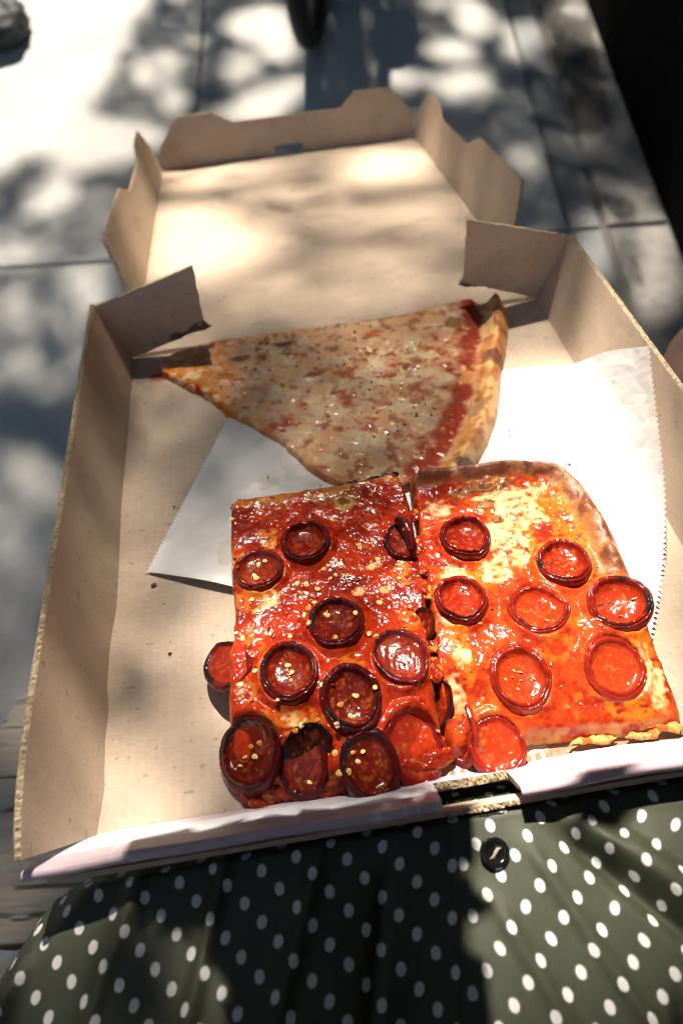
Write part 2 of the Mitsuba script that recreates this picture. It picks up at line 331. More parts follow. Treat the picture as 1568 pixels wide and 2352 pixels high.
obj('frame_tube', tube([bp(0.10, 0.70), bp(0.16, 0.92)], 0.018, 10), 'black_paint', by)
obj('frame_tube', tube([bp(0.13, 0.74), bp(0.58, 0.30)], 0.018, 10), 'black_paint', by)
obj('frame_tube', tube([bp(0.15, 0.86), bp(0.74, 0.84)], 0.015, 10), 'black_paint', by)
obj('frame_tube', tube([bp(0.58, 0.30), bp(0.76, 0.92)], 0.015, 10), 'black_paint', by)
for s in (-0.04, 0.04):
    obj('frame_tube', tube([bp(0.58, 0.30, s), bp(1.02, 0.34, s)], 0.009, 8), 'black_paint', by)
    obj('frame_tube', tube([bp(0.74, 0.84, s * 0.5), bp(1.02, 0.34, s)], 0.009, 8), 'black_paint', by)
obj('handlebar', tube([bp(0.10, 1.0, -0.28), bp(0.16, 1.0, -0.1), bp(0.16, 1.0, 0.1), bp(0.10, 1.0, 0.28)], 0.013, 8), 'dark_iron', by)
obj('stem', tube([bp(0.16, 0.92), bp(0.16, 1.0)], 0.014, 8), 'dark_iron', by)
sd = trimesh.creation.icosphere(subdivisions=2); sd.apply_scale([0.13, 0.06, 0.03])
R_ = np.eye(4); R_[:3, 0] = w; R_[:3, 1] = [w[1], -w[0], 0]; R_[:3, 3] = bp(0.78, 0.95); sd.apply_transform(R_)
obj('saddle', sd, 'black_rubber', by, smooth=True)
obj('crank', tube([bp(0.58, 0.30, -0.08), bp(0.58, 0.30, 0.08)], 0.03, 12), 'dark_iron', by)

# ------------------------------------------------------------------ pizza box
pb = thing('pizza_box', 'open brown cardboard pizza box with white printed front fold resting on a lap', 'pizza box')
def panel(name, poly, o, a1, a2, mat, parent=pb, th=0.0026, jit=0.00022, back='outer_white', bow=None):
    """poly: (n,2) metres in the plane o + s*a1 + t*a2 (box frame); the seen face looks along a1 x a2."""
    a1, a2 = np.asarray(a1, float), np.asarray(a2, float); a1 = a1 / np.linalg.norm(a1); a2 = a2 / np.linalg.norm(a2); nn = np.cross(a1, a2)
    P = poly if isinstance(poly, Polygon) else Polygon(poly)
    P = shapely.segmentize(P, 0.0018)
    def wob(c):
        c = np.array(c.coords)[:-1]; return c + nrg.normal(0, jit, c.shape)
    P = Polygon(wob(P.exterior), [wob(i) for i in P.interiors])
    if not P.is_valid: P = P.buffer(0)
    m = trimesh.creation.extrude_polygon(P, th, engine='earcut')
    v = m.vertices; V = np.asarray(o, float) + v[:, :1] * a1 + v[:, 1:2] * a2 + (v[:, 2:] - th) * nn
    fn = m.face_normals[:, 2]
    out = None
    for nm, sel, mt in ((name, fn > 0.5, mat), ('cut_edge', abs(fn) <= 0.5, 'cut_board'), ('printed_back', fn < -0.5, back)):
        sub = trimesh.Trimesh(bw(V), m.faces[sel], process=False); sub.remove_unreferenced_vertices()
        if nm == name: out = obj(nm, sub, mt, parent, smooth=False)
        elif parent == pb: obj(nm, sub, mt, out, smooth=False)
        else: obj(name + '_' + nm.split('_')[-1], sub, mt, parent, smooth=False)
    return out
DY, HW = 0.359, 0.048
dv = np.interp(np.linspace(0, DY, 90), [0, 0.02, 0.045, 0.06, 0.075, 0.10, 0.125, 0.15, 0.2, 0.36], [0.0, 0.0019, 0.0004, 0.0011, -0.0006, -0.0007, 0.0011, 0.0008, -0.0006, 0])
yy = np.linspace(0, DY, 90)
fl = [(d_, y_) for d_, y_ in zip(dv, yy)] + [(0.3, DY), (0.3, 0.0)]
panel('tray_floor', fl[::-1], (0, 0, 0), (1, 0, 0), (0, 1, 0), 'kraft_floor', jit=0.0)
# left side wall: leans out 17 degrees, its foot follows the buckled crease
wallm = []
n1, n2 = 90, 24
def wall_mesh(side):
    top_y0 = -0.0225
    V = []
    for i in range(n1):
        f = i / (n1 - 1)
        for j in range(n2):
            t = j / (n2 - 1)
            y = (1 - f) * (top_y0 * t) + f * DY
            x = -0.0155 * t - 0.003 * math.sin(math.pi * t) * math.sin(math.pi * f) * 0.5
            if side < 0: x += np.interp(y, yy, dv) * (1 - t) ** 2
            z = 0.0475 * t - (0.0115 * (1 - f) ** 20 * t)
            jx = 0
            V.append((x, y, z) if side < 0 else (0.3 - x * 1.22, y, z * 1.02))
    F = []
    for i in range(n1 - 1):
        for j in range(n2 - 1):
            a = i * n2 + j; q = [a, a + n2, a + n2 + 1, a + 1]
            F.append(q if side < 0 else q[::-1])
    return np.array(V), np.array(F)
for side in (-1, 1):
    V, F = wall_mesh(side)
    wk = obj('side_wall', (bw(V), F), 'kraft', pb, smooth=True)
    off = np.array([-side * -1.0 * 0 + side * 0.0027, 0, 0.0003])
    Vo = V + off
    # cut edge along the top with ragged flutes, and the white outside
    top = V.reshape(n1, n2, 3)[:, -1]; m_ = 420
    fi = np.linspace(0, n1 - 1, m_)
    tp = np.stack([np.interp(fi, np.arange(n1), top[:, k]) for k in range(3)], 1)
    ring = []
    for k in range(5):
        q = k / 4
        jag = nrg.normal(0, 0.00025, m_) + 0.0003 * np.sin(np.arange(m_) * 1.9)
        ring.append(tp + np.stack([side * (0.0027 * q) + 0 * jag, 0 * jag, 0.0008 * math.sin(math.pi * q) + jag * (1 if 0 < k < 5 else 0.4)], 1))
    E = np.stack(ring, 1).reshape(-1, 3)
    Fe = np.array([[i * 5 + k, i * 5 + k + 1, i * 5 + k + 6, i * 5 + k + 5][::(1 if side > 0 else -1)] for i in range(m_ - 1) for k in range(4)])
    obj('cut_edge', (bw(E), Fe), 'cut_board', wk, smooth=False)
    for ee in (0, n1 - 1):
        A, Bq = V.reshape(n1, n2, 3)[ee], Vo.reshape(n1, n2, 3)[ee]
        obj('cut_edge', (bw(np.vstack([A, Bq])), np.array([[i, i + 1, n2 + i + 1, n2 + i] for i in range(n2 - 1)])), 'cut_board', wk, smooth=False)
    obj('printed_back', (bw(Vo), F[:, ::-1]), 'outer_white', wk, smooth=True)
# corner tabs, torn along their lower edges
def torn(p0, p1, n, amp):
    t = np.linspace(0, 1, n)[1:-1]; b = np.outer(1 - t, p0) + np.outer(t, p1)
    return [tuple(q + np.array([0, amp * (meshkit.fbm(np.array([k * 0.35, 3.0, 1.0]), 3, 4) - 0.45)])) for k, q in enumerate(b)]
tab = [(-0.0155, 0.046), (0.000, 0.0015)] + torn(np.array([0.0, 0.0015]), np.array([0.040, 0.0125]), 10, 0.0015) + torn(np.array([0.040, 0.0125]), np.array([0.060, 0.0165]), 14, 0.004) + [(0.0605, 0.0175), (0.0555, 0.024), (0.0568, 0.0655)]
panel('corner_tab', tab, (0, DY - 0.001, 0), (1, 0, 0), (0, 0, 1), 'kraft_torn')
tab = [(0.3195, 0.048), (0.300, 0.0015)] + torn(np.array([0.3, 0.0015]), np.array([0.262, 0.0165]), 10, 0.001) + torn(np.array([0.262, 0.0165]), np.array([0.242, 0.020]), 14, 0.003) + [(0.2405, 0.0225), (0.2440, 0.028), (0.2462, 0.0705)]
panel('corner_tab', tab[::-1], (0, DY - 0.001, 0), (1, 0, 0), (0, 0, 1), 'kraft_torn')
# scored hinge between the tray and the back wall, then the back wall lying flat, then the lid
LA = math.radians(-6.14); LD = np.array([0, math.cos(LA), math.sin(LA)]); LN = np.array([0, -math.sin(LA), math.cos(LA)])
o_l = np.array([0, DY, 0.0])
def ls(s, x=0.0, up=0.0): return o_l + np.array([x, 0, 0]) + s * LD + up * LN
gv = np.array([[0.0, DY, 0.0], [0.3, DY, 0.0], ls(0.0015, 0, -0.0014), ls(0.0015, 0.3, -0.0014), ls(0.0032, 0, 0.0018), ls(0.0032, 0.3, 0.0018)])
obj('hinge_crease', (bw(gv), np.array([[0, 1, 3, 2], [2, 3, 5, 4]])), 'kraft', pb, smooth=False)
panel('back_wall', [(0.0, 0.0032), (0.3, 0.0032), (0.3, 0.050), (0.0, 0.050)], ls(0, 0, 0.0018), (1, 0, 0), LD, 'kraft')
LL = 0.470
slot = [(0.1345, LL - 0.0035), (0.1675, LL - 0.0035), (0.1675, LL + 0.001), (0.1345, LL + 0.001)]
panel('lid', Polygon([(0.0, 0.051), (0.3, 0.051), (0.3, LL), (0.0, LL)]).difference(Polygon(slot)), ls(0, 0, 0.0014), (1, 0, 0), LD, 'kraft', jit=0.0)
ew = [(0.0008, 0.0), (0.0030, 0.0245), (0.0278, 0.0545), (0.0685, 0.0545), (0.091, 0.0412), (0.217, 0.0402), (0.2345, 0.0556), (0.277, 0.054), (0.301, 0.0243), (0.2992, 0.0)]
ewp = Polygon(ew).difference(Polygon([(0.1345, -0.001), (0.1675, -0.001), (0.1675, 0.0098), (0.1345, 0.0098)]))
a6 = math.radians(6)
panel('lid_end_flap', ewp, ls(LL, 0, 0.0014), (1, 0, 0), math.cos(a6) * LN + math.sin(a6) * LD, 'kraft', th=0.003, jit=0.0001)
sf = [(0.470, 0.0), (0.474, 0.023), (0.4405, 0.0545), (0.392, 0.0525), (0.365, 0.0420), (0.256, 0.0445), (0.2255, 0.0578), (0.093, 0.0585), (0.082, 0.030), (0.078, 0.0)]
a15 = math.radians(15)
for side in (-1, 1):
    up = math.cos(a15) * LN + math.sin(a15) * np.array([side, 0, 0])
    o_ = np.array([0.15 + side * 0.1493, DY, 0]) + 0.0014 * LN
    if side > 0: panel('lid_side_flap', sf, o_, LD, up, 'kraft', jit=0.0001) if np.cross(LD, up) @ [1, 0, 0] < 0 else panel('lid_side_flap', [(-s, t) for s, t in sf[::-1]], o_, -LD, up, 'kraft', jit=0.0001)
    else: panel('lid_side_flap', sf, o_, LD, up, 'kraft', jit=0.0001) if np.cross(LD, up) @ [1, 0, 0] > 0 else panel('lid_side_flap', [(-s, t) for s, t in sf[::-1]], o_, -LD, up, 'kraft', jit=0.0001)
# front wall: rolled over and pushed outwards, white print facing up, lock notch cut through the fold
fw = obj('front_wall', trimesh.Trimesh(np.zeros((3, 3)), [[0, 1, 2]], process=False), 'kraft', pb, smooth=False); del scene[fw]
FC, FS = math.cos(math.radians(50)), math.sin(math.radians(50)); FU = np.array([0, -FC, FS]); FN = np.array([0, FS, FC])
def fp(x, s, n): return np.array([x, 0, 0]) + s * FU + n * FN
prof = [(0.0, 0.0004)] + [(s, 0.0004 + 0.0008 * math.sin(math.pi * s / 0.0345)) for s in np.linspace(0.002, 0.0345, 14)] + [(0.0345 + 0.0022 * math.sin(t), -0.0018 + 0.0022 * math.cos(t)) for t in np.linspace(0.15, math.pi, 12)]
inner_n = len(prof)
def strip(x0, x1, pr, nx, clip=None):
    V = []; F = []
    xs = np.linspace(x0, x1, nx); k = len(pr)
    for x in xs:
        for s, n in pr:
            xe = x
            if x <= x0 + 1e-9 and x0 < 0.01: xe = np.interp(s, [0, 0.010, 0.022, 0.033, 0.037], [0.001, -0.0060, -0.0125, -0.0178, -0.0190])
            V.append(fp(xe, s, n + 0.0005 * math.sin(x * 37) + 0.0003 * math.sin(x * 95)))
    for i in range(nx - 1):
        for j in range(k - 1):
            a = i * k + j; F.append([a, a + k, a + k + 1, a + 1])
    return np.array(V), np.array(F)
def solid_strip(x0, x1, pr, nx):
    inn = [(s - 0.0 , n) for s, n in pr]
    V, F = strip(x0, x1, pr, nx); return V, F
NX0, NX1, NS = 0.1425, 0.1735, 0.0130
obj('printed_fold', (lambda q: (bw(q[0]), q[1]))(strip(0.0, NX0, prof, 90)), 'printed_white', fw, smooth=True)
obj('printed_fold', (lambda q: (bw(q[0]), q[1]))(strip(NX1, 0.318, prof, 90)), 'printed_white', fw, smooth=True)
low = [p_ for p_ in prof if p_[0] < NS and p_[1] > 0] + [(NS, 0.0016)]
obj('printed_fold', (lambda q: (bw(q[0]), q[1]))(strip(NX0, NX1, low, 20)), 'printed_white', fw, smooth=True)
outer = [(0.0, -0.0045), (0.0, -0.0075), (0.047, -0.0075)]
def slab_s(x0, x1, s0, s1, n0, n1, bent=0.0):
    P = [fp(x, s, n) for x in (x0, x1) for s in (s0, s1) for n in (n0, n1)]
    return trimesh.convex.convex_hull(bw(np.array(P)))
obj('outer_board', slab_s(-0.012, 0.3, 0.0205, 0.0290, -0.0080, -0.0060), 'kraft', fw, smooth=False)
# thickness of the cut boards in the notch
def ragged(x0, x1, s, n0, n1, along='x', m=60):
    V = []
    for i in range(m):
        f = i / (m - 1)
        for q in (0, 0.33, 0.66, 1):
            j1 = nrg.normal(0, 0.0003)
            V.append(fp(x0 + (x1 - x0) * f, s + j1 + 0.0012 * math.sin(f * 3.14), n0 + (n1 - n0) * q))
    F = [[i * 4 + k, i * 4 + k + 1, i * 4 + k + 5, i * 4 + k + 4] for i in range(m - 1) for k in range(3)]
    return bw(np.array(V)), np.array(F)
obj('cut_edge', ragged(NX0, NX1, NS, 0.0016, -0.0014), 'cut_board', fw, smooth=False)
obj('cut_edge', ragged(NX0, NX1, 0.0292, -0.0060, -0.0080), 'cut_board', fw, smooth=False)
obj('inner_board', slab_s(0.002, NX0 - 0.0005, 0.002, 0.030, -0.0024, -0.0002), 'kraft', fw, smooth=False)
obj('inner_board', slab_s(NX1 + 0.0005, 0.3, 0.002, 0.030, -0.0024, -0.0002), 'kraft', fw, smooth=False)
obj('inner_board', slab_s(NX0 - 0.0004, NX1 + 0.0004, 0.002, NS - 0.0008, -0.0024, -0.0002), 'kraft', fw, smooth=False)

# ------------------------------------------------------------------ wax paper
PA, PB, PCc = np.array([0.0662, 0.2697]), np.array([0.0171, 0.1447]), np.array([0.061, 0.1195])
# developed outline: left zigzag PB->PA, far edge PA->PD, right zigzag PD->PE (runs up the right wall), near edge PE->PB
PD, PE = np.array([0.3485, 0.2040]), np.array([0.279, -0.004])
def zig(a, b, n, amp):
    t = np.linspace(0, 1, 2 * n + 1); L = np.outer(1 - t, a) + np.outer(t, b)
    d_ = (b - a) / np.linalg.norm(b - a); nn = np.array([d_[1], -d_[0]])
    return L + nn * amp * ((np.arange(2 * n + 1) % 2) - 0.5)[:, None]
farp = np.array([PA, [0.16, 0.2775], [0.252, 0.2775], [0.302, 0.2570], PD])
from scipy.interpolate import PchipInterpolator
fx = np.linspace(0, 1, 60); fc = PchipInterpolator([0, 0.33, 0.65, 0.83, 1], farp)(fx)
PE = np.array([0.2545, 0.040])
ol = np.vstack([zig(PB, PA, 48, 0.0016)[:-1], fc[:-1], zig(PD, PE, 56, 0.0022)[:-1], np.linspace(PE, [0.2, 0.055], 20)[:-1], np.linspace([0.2, 0.055], PB, 30)[:-1]])
pp = Polygon(ol).buffer(0)
gx, gy = np.meshgrid(np.arange(0.0, 0.37, 0.003), np.arange(-0.01, 0.29, 0.003)); gp = np.c_[gx.ravel(), gy.ravel()] + nrg.uniform(-3e-4, 3e-4, (gx.size, 2))
gp = gp[shapely.contains_xy(pp.buffer(-0.0015), gp[:, 0], gp[:, 1])]
ap = np.vstack([np.array(shapely.segmentize(pp, 0.0025).exterior.coords)[:-1], gp])
tr = Delaunay(ap).simplices; cc = ap[tr].mean(1); tr = tr[shapely.contains_xy(pp, cc[:, 0], cc[:, 1])]
def lift(q):
    u, y = q[:, 0], q[:, 1]
    r, x0 = 0.034, 0.272; th = math.radians(71); al = r * th
    s = np.clip(u - x0, 0, None); t = np.minimum(s, al) / r
    x = np.where(s > 0, x0 + r * np.sin(t), u); z = np.where(s > 0, r * (1 - np.cos(t)), 0)
    e = np.clip(s - al, 0, None); x = x + e * math.cos(th); z = z + e * math.sin(th)
    buck = 0.0016 * (meshkit.fbm(np.c_[u * 16, y * 22, 0 * u], 2, 3)) + 0.0010
    buck = buck * sst(0, 0.02, np.abs(u - 0.16) + 0.02)
    x = x - sst(0.0, al, s) * (0.0020 + buck * 0.8)
    # the lifted near-left corner and a soft crease running up to the wall corner
    z = z + buck + 0.003 * sst(0.05, 0.0, np.hypot(u - 0.05, y - 0.122)) + 0.0018 * np.exp(-((u - 0.305 - (y - 0.24) * -0.9) / 0.006) ** 2) * sst(0.18, 0.24, y)
    return np.c_[x, y, z]


lab(obj('deli_paper', (bw(lift(ap)), tr), 'wax_paper', smooth=True), 'white wax paper sheet with zigzag cut edges under the pizza', 'wax paper')
# ------------------------------------------------------------------ food meshing
def foodmesh(outline, step, hfun, rings=(0.0, 0.35, 0.8, 1.4, 2.1), wob=0.45, seed=1, wscale=5.0, calm=None):
    """outline in mm; hfun(x, y, d) -> z mm; returns (points mm, faces)."""
    P = shapely.segmentize(Polygon(outline), 0.8)
    c = np.array(P.exterior.coords)[:-1]
    w_ = np.stack([fb(c[:, 0], c[:, 1], wscale, seed) - 0.5, fb(c[:, 0], c[:, 1], wscale, seed + 9) - 0.5], 1) * 2 * wob * 1.6
    w_ += np.stack([fb(c[:, 0], c[:, 1], 1.6, seed + 3, 2) - 0.5, fb(c[:, 0], c[:, 1], 1.6, seed + 5, 2) - 0.5], 1) * wob
    if calm is not None: w_ = w_ * calm(c[:, 0], c[:, 1])[:, None]
    P = Polygon(c + w_).buffer(0)
    if P.geom_type != 'Polygon': P = max(P.geoms, key=lambda g: g.area)
    pts = []
    for r in rings:
        q = P.buffer(-r) if r else P
        for g in getattr(q, 'geoms', [q]):
            pts.append(np.array(shapely.segmentize(g, 0.7).exterior.coords)[:-1])
    x0, y0, x1, y1 = P.bounds
    gx, gy = np.meshgrid(np.arange(x0, x1, step), np.arange(y0, y1, step)); g = np.c_[gx.ravel(), gy.ravel()] + nrg.uniform(-0.22, 0.22, (gx.size, 2)) * step
    inn = P.buffer(-rings[-1] - 0.5); g = g[shapely.contains_xy(inn, g[:, 0], g[:, 1])]
    A = np.vstack(pts + [g]); A = A[shapely.contains_xy(P.buffer(1e-6), A[:, 0], A[:, 1])]
    bd = np.array(shapely.segmentize(P, 0.15).exterior.coords); d_ = cKDTree(bd).query(A)[0]; d_[d_ < 0.08] = 0
    tri = Delaunay(A).simplices; cc = A[tr_ := tri].mean(1); tri = tri[shapely.contains_xy(P, cc[:, 0], cc[:, 1])]
    # orient upwards
    a, b, cq = A[tri[:, 0]], A[tri[:, 1]], A[tri[:, 2]]
    fl_ = (b[:, 0] - a[:, 0]) * (cq[:, 1] - a[:, 1]) - (b[:, 1] - a[:, 1]) * (cq[:, 0] - a[:, 0]) < 0
    tri[fl_] = tri[fl_][:, ::-1]
    z = hfun(A[:, 0], A[:, 1], d_)
    return np.c_[A, z], tri, d_
def mixc(c, col, t): return c * (1 - t[:, None]) + np.array(col) * t[:, None]
def blob(x, y, cx, cy, rx, ry, rot=0, seed=0, rag=0.5):
    a = math.radians(rot); X = (x - cx) * math.cos(a) + (y - cy) * math.sin(a); Y = -(x - cx) * math.sin(a) + (y - cy) * math.cos(a)
    return sst(1.15, 0.7, np.hypot(X / rx, Y / ry) + rag * (fb(x, y, 3.2, 40 + seed, 3) - 0.5) * 2)
def sauce_bumps(x, y, s):
    return 1.6 * (fb(x, y, 11, s) - 0.5) + 0.55 * (fb(x, y, 4.2, s + 1) - 0.5) + 0.24 * (fb(x, y, 1.7, s + 2, 2) - 0.5)
SAUCE_D, SAUCE_L, OIL, CHEESE, BROWN, TAN, BURN, GOLD = (0.185, 0.0085, 0.0035), (0.44, 0.034, 0.007), (0.60, 0.15, 0.014), (0.76, 0.56, 0.27), (0.17, 0.065, 0.018), (0.52, 0.25, 0.085), (0.03, 0.015, 0.008), (0.62, 0.30, 0.07)

def split(P, tri, col, parent, names):
    """the one skin of a piece of pizza, cut into its parts by the label of each triangle's centre"""
    for nm, sel, mt in names:
        f = tri[sel]; u_, inv = np.unique(f, return_inverse=True)
        if len(u_): obj(nm, (bw(P[u_] / 1000), inv.reshape(-1, 3)), mt, parent, smooth=True, color=np.clip(col[u_], 0, 1))

CUP_L = [(105, 130, 13.2), (79.5, 116, 12.9), (113.8, 75, 13.3), (89, 51.8, 13.6), (114.7, 34.5, 14), (140, 50.5, 13), (68, 20.5, 14.6), (118.2, 5.5, 13.2), (138.5, 12, 14), (90, 11, 11.5)]
CUP_R = [(186, 115.5, 13.2), (228.5, 89.5, 13.3), (174.2, 76.5, 12.9), (208.2, 64.5, 13.5), (245, 59.5, 13.8), (190.2, 31.5, 13.7), (233, 29.8, 13.8), (173, 5.5, 12)]
def meniscus(x, y, L_):
    z = 0 * x
    for cx, cy, r in L_:
        q = np.hypot((x - cx) / (r * 1.0), (y - cy) / (r * 1.16)); z = np.maximum(z, 1.9 * np.exp(-((q - 1.02) / 0.16) ** 2) * (0.55 + 0.9 * fb(x, y, 6, 77)))
    pit = 0 * x
    for cx, cy, r in L_: pit = np.maximum(pit, sst(0.95, 0.82, np.hypot((x - cx) / r, (y - cy) / (r * 1.12))))
    return z * (1 - pit) - 3.4 * pit
# ---- left square: saucy, dark, charred far edge
OLF = [(66, 174), (80, 174), (95, 174.5), (124, 173.8), (145, 175), (163.5, 177), (164.2, 150), (163.4, 133), (160.8, 94), (156.6, 62), (152.3, 28), (150.5, 8), (140, 2.5), (125, 4), (107, 2.5), (90, 2.5), (76, 5), (66, 10), (59, 22), (60, 45), (61, 58), (60.5, 68), (63.5, 78), (65, 93), (64.2, 122), (65, 150)]
def H_L(x, y, d):
    top = 9.5 + 10.0 * sst(0, 55, y) + 1.2 * sst(158, 166, y)
    z = top + sauce_bumps(x, y, 3) + meniscus(x, y, CUP_L)
    r = 2.6 + 3.5 * sst(40, 5, y) * 1.6 + 3.0 * sst(160, 172, y)
    t = np.clip(d / r, 0, 1)
    z = z * (0.12 + 0.88 * np.sqrt(np.clip(1 - (1 - t) ** 2, 0, 1)))
    return np.where(d <= 0, 0.5, z)
def C_L(x, y, d):
    n1 = fb(x, y, 9, 21); n2 = fb(x, y, 2.6, 22)
    c = mixc(np.tile(SAUCE_D, (len(x), 1)), SAUCE_L, sst(0.36, 0.66, 0.6 * n1 + 0.4 * n2 + 0.10 * sst(95, 60, y)))
    oil = np.zeros(len(x))
    for q in [(67, 128, 6, 10), (69, 96, 6, 7), (78, 100, 12, 4), (78, 60, 3, 14), (82, 30, 8, 7), (150, 100, 5, 8), (70, 45, 5, 6), (85, 140, 6, 6), (95, 28, 7, 6), (148, 72, 5, 8), (72, 75, 3, 10), (118, 52, 7, 6)]: oil = np.maximum(oil, blob(x, y, *q, seed=int(q[0])))
    c = mixc(c, OIL, 0.85 * oil * sst(0.35, 0.55, fb(x, y, 2.2, 31)))
    ch = np.zeros(len(x))
    for q in [(86, 133, 3.2, 5), (84, 97, 5, 4), (66.5, 124, 2.5, 6), (89, 30, 5, 3.5), (133, 123, 4, 2, -40), (137, 108, 4, 2.2, 20), (127, 93, 3, 4.5, -40), (91, 112, 3, 3), (79, 92, 6, 2, 25), (97, 23, 4, 3), (140, 92, 4, 2)]: ch = np.maximum(ch, blob(x, y, *q, seed=int(q[0]) + 3, rag=0.7))
    c = mixc(c, OIL, 0.8 * ch); c = mixc(c, (0.70, 0.48, 0.20), 0.9 * ch * sst(0.42, 0.58, fb(x, y, 2.0, 37)))
    back = sst(157, 165, y + 4 * (fb(x, y, 6, 33) - 0.5) - 3.0 * np.cos((x - 70) / 16) - 8 * np.exp(-((x - 105) / 7) ** 2) - 8 * np.exp(-((x - 145) / 14) ** 2))
    c = mixc(c, (0.52, 0.19, 0.035), back * 0.9); c = mixc(c, OIL, back * sst(0.5, 0.62, fb(x, y, 4, 35)) * 0.6); c = mixc(c, SAUCE_D, back * sst(0.58, 0.66, fb(x, y, 3, 36)) * 0.8)
    bl = blob(x, y, 129, 155.5, 6.5, 6.5, seed=4); c = mixc(c, (0.66, 0.36, 0.10), 0.95 * bl); c = mixc(c, BROWN, 0.9 * blob(x, y, 128.5, 157, 4.2, 3.2, seed=5))
    spk = sst(0.80, 0.86, fb(x, y, 1.5, 41, 2)); c = mixc(c, BURN, 0.85 * spk)
    c = c * (0.82 + 0.36 * fb(x, y, 1.2, 55, 2))[:, None]
    side = sst(3.5, 1.0, d) * (y < 150); c = mixc(c, (0.50, 0.20, 0.05), 0.65 * side * sst(0.4, 0.6, fb(x, y, 4, 61)))
    burnt = sst(172.0, 174.4, y + 2.5 * (fb(x, y, 7, 62) - 0.5)) * sst(3.2, 1.8, d) * sst(0.30, 0.46, fb(x, y * 0 , 9, 63)); c = mixc(c, (0.014, 0.010, 0.008), burnt)
    return c
SL = thing('pepperoni_pizza_square', 'darker left pepperoni pizza square sprinkled with yellow chili seeds', 'pizza slice')
P, tri, d_ = foodmesh(OLF, 0.62, H_L, seed=2)
FZ = P[:, 2]; col = C_L(P[:, 0], P[:, 1], d_); FZ = 0.0; td = d_[tri].mean(1); ty = P[tri][:, :, 1].mean(1)
edge = td < 1.6
split(P, tri, col, SL, [('sauce_topping', ~edge, 'sauce'), ('dough', edge, 'crust')])
KL = cKDTree(P[:, :2]); ZL = P[:, 2]
def zl(x, y): return float(ZL[KL.query([x, y], k=4)[1]].mean())
# ---- right square: sunlit corner piece with a golden crust on two sides
ORF = [(168.0, 174.5), (190, 173.5), (208, 172), (224, 170), (238, 167), (250, 161), (257, 152), (261.5, 138), (263, 122), (263.5, 105), (262, 88), (260, 74), (256.5, 60), (255, 45), (255.5, 30), (256.5, 15), (254.5, 3), (242, 4.0), (231, 4.0), (218, 5.5), (206, 6), (189, 8), (183.5, 4.5), (175, 3.5), (168, 6.5), (163, 10.5), (158, 6), (152.5, 6), (153.0, 28), (156.7, 62), (160.8, 94), (163.6, 122), (165.4, 150)]
def rimdist(x, y):
    """mm in from the crust along the far and right sides"""
    xr = np.interp(y, [0, 45, 60, 74, 88, 105, 122, 138, 152, 161, 175], [262, 262, 263, 262.5, 263, 263.8, 263.2, 261.8, 257.5, 251, 240])
    yb = np.interp(x, [160, 190, 208, 224, 238, 250, 257, 264], [174.5, 173.5, 172, 170, 167, 161, 152, 140])
    return xr - x, yb - y
def H_R(x, y, d):
    rx_, ry_ = rimdist(x, y)
    k = sst(60, 95, y)
    cr = np.maximum(np.exp(-((rx_ - 10) / 8) ** 2) * k, np.exp(-((ry_ - 8) / 6.5) ** 2))
    top = 8.5 + 10.5 * sst(0, 50, y) + 6.5 * cr * (0.65 + 0.6 * fb(x, y, 12, 5)) + 1.6 * cr * (fb(x, y, 5, 6) - 0.5) - 1.5 * sst(225, 255, x) * sst(70, 30, y)
    z = top + (sauce_bumps(x, y, 13) + meniscus(x, y, CUP_R)) * (1 - 0.75 * cr) + 1.0 * blob(x, y, 205, 152, 15, 5, seed=1) + 0.7 * blob(x, y, 203, 138, 5, 4, seed=2)
    r = 2.4 + 9.0 * np.maximum(k * sst(16, 5, rx_), 0.7 * sst(14, 5, ry_)) + 3.2 * sst(30, 5, y)
    t = np.clip(d / r, 0, 1)
    z = z * (0.12 + 0.88 * np.sqrt(np.clip(1 - (1 - t) ** 2, 0, 1)))
    return np.where(d <= 0, 0.5, z)
def crustmask(x, y):
    rx_, ry_ = rimdist(x, y); w_ = 9 * (fb(x, y, 7, 71) - 0.5)
    return np.maximum(sst(23, 17, rx_ + w_) * sst(66, 84, y + w_), sst(18, 13.5, ry_ + w_))
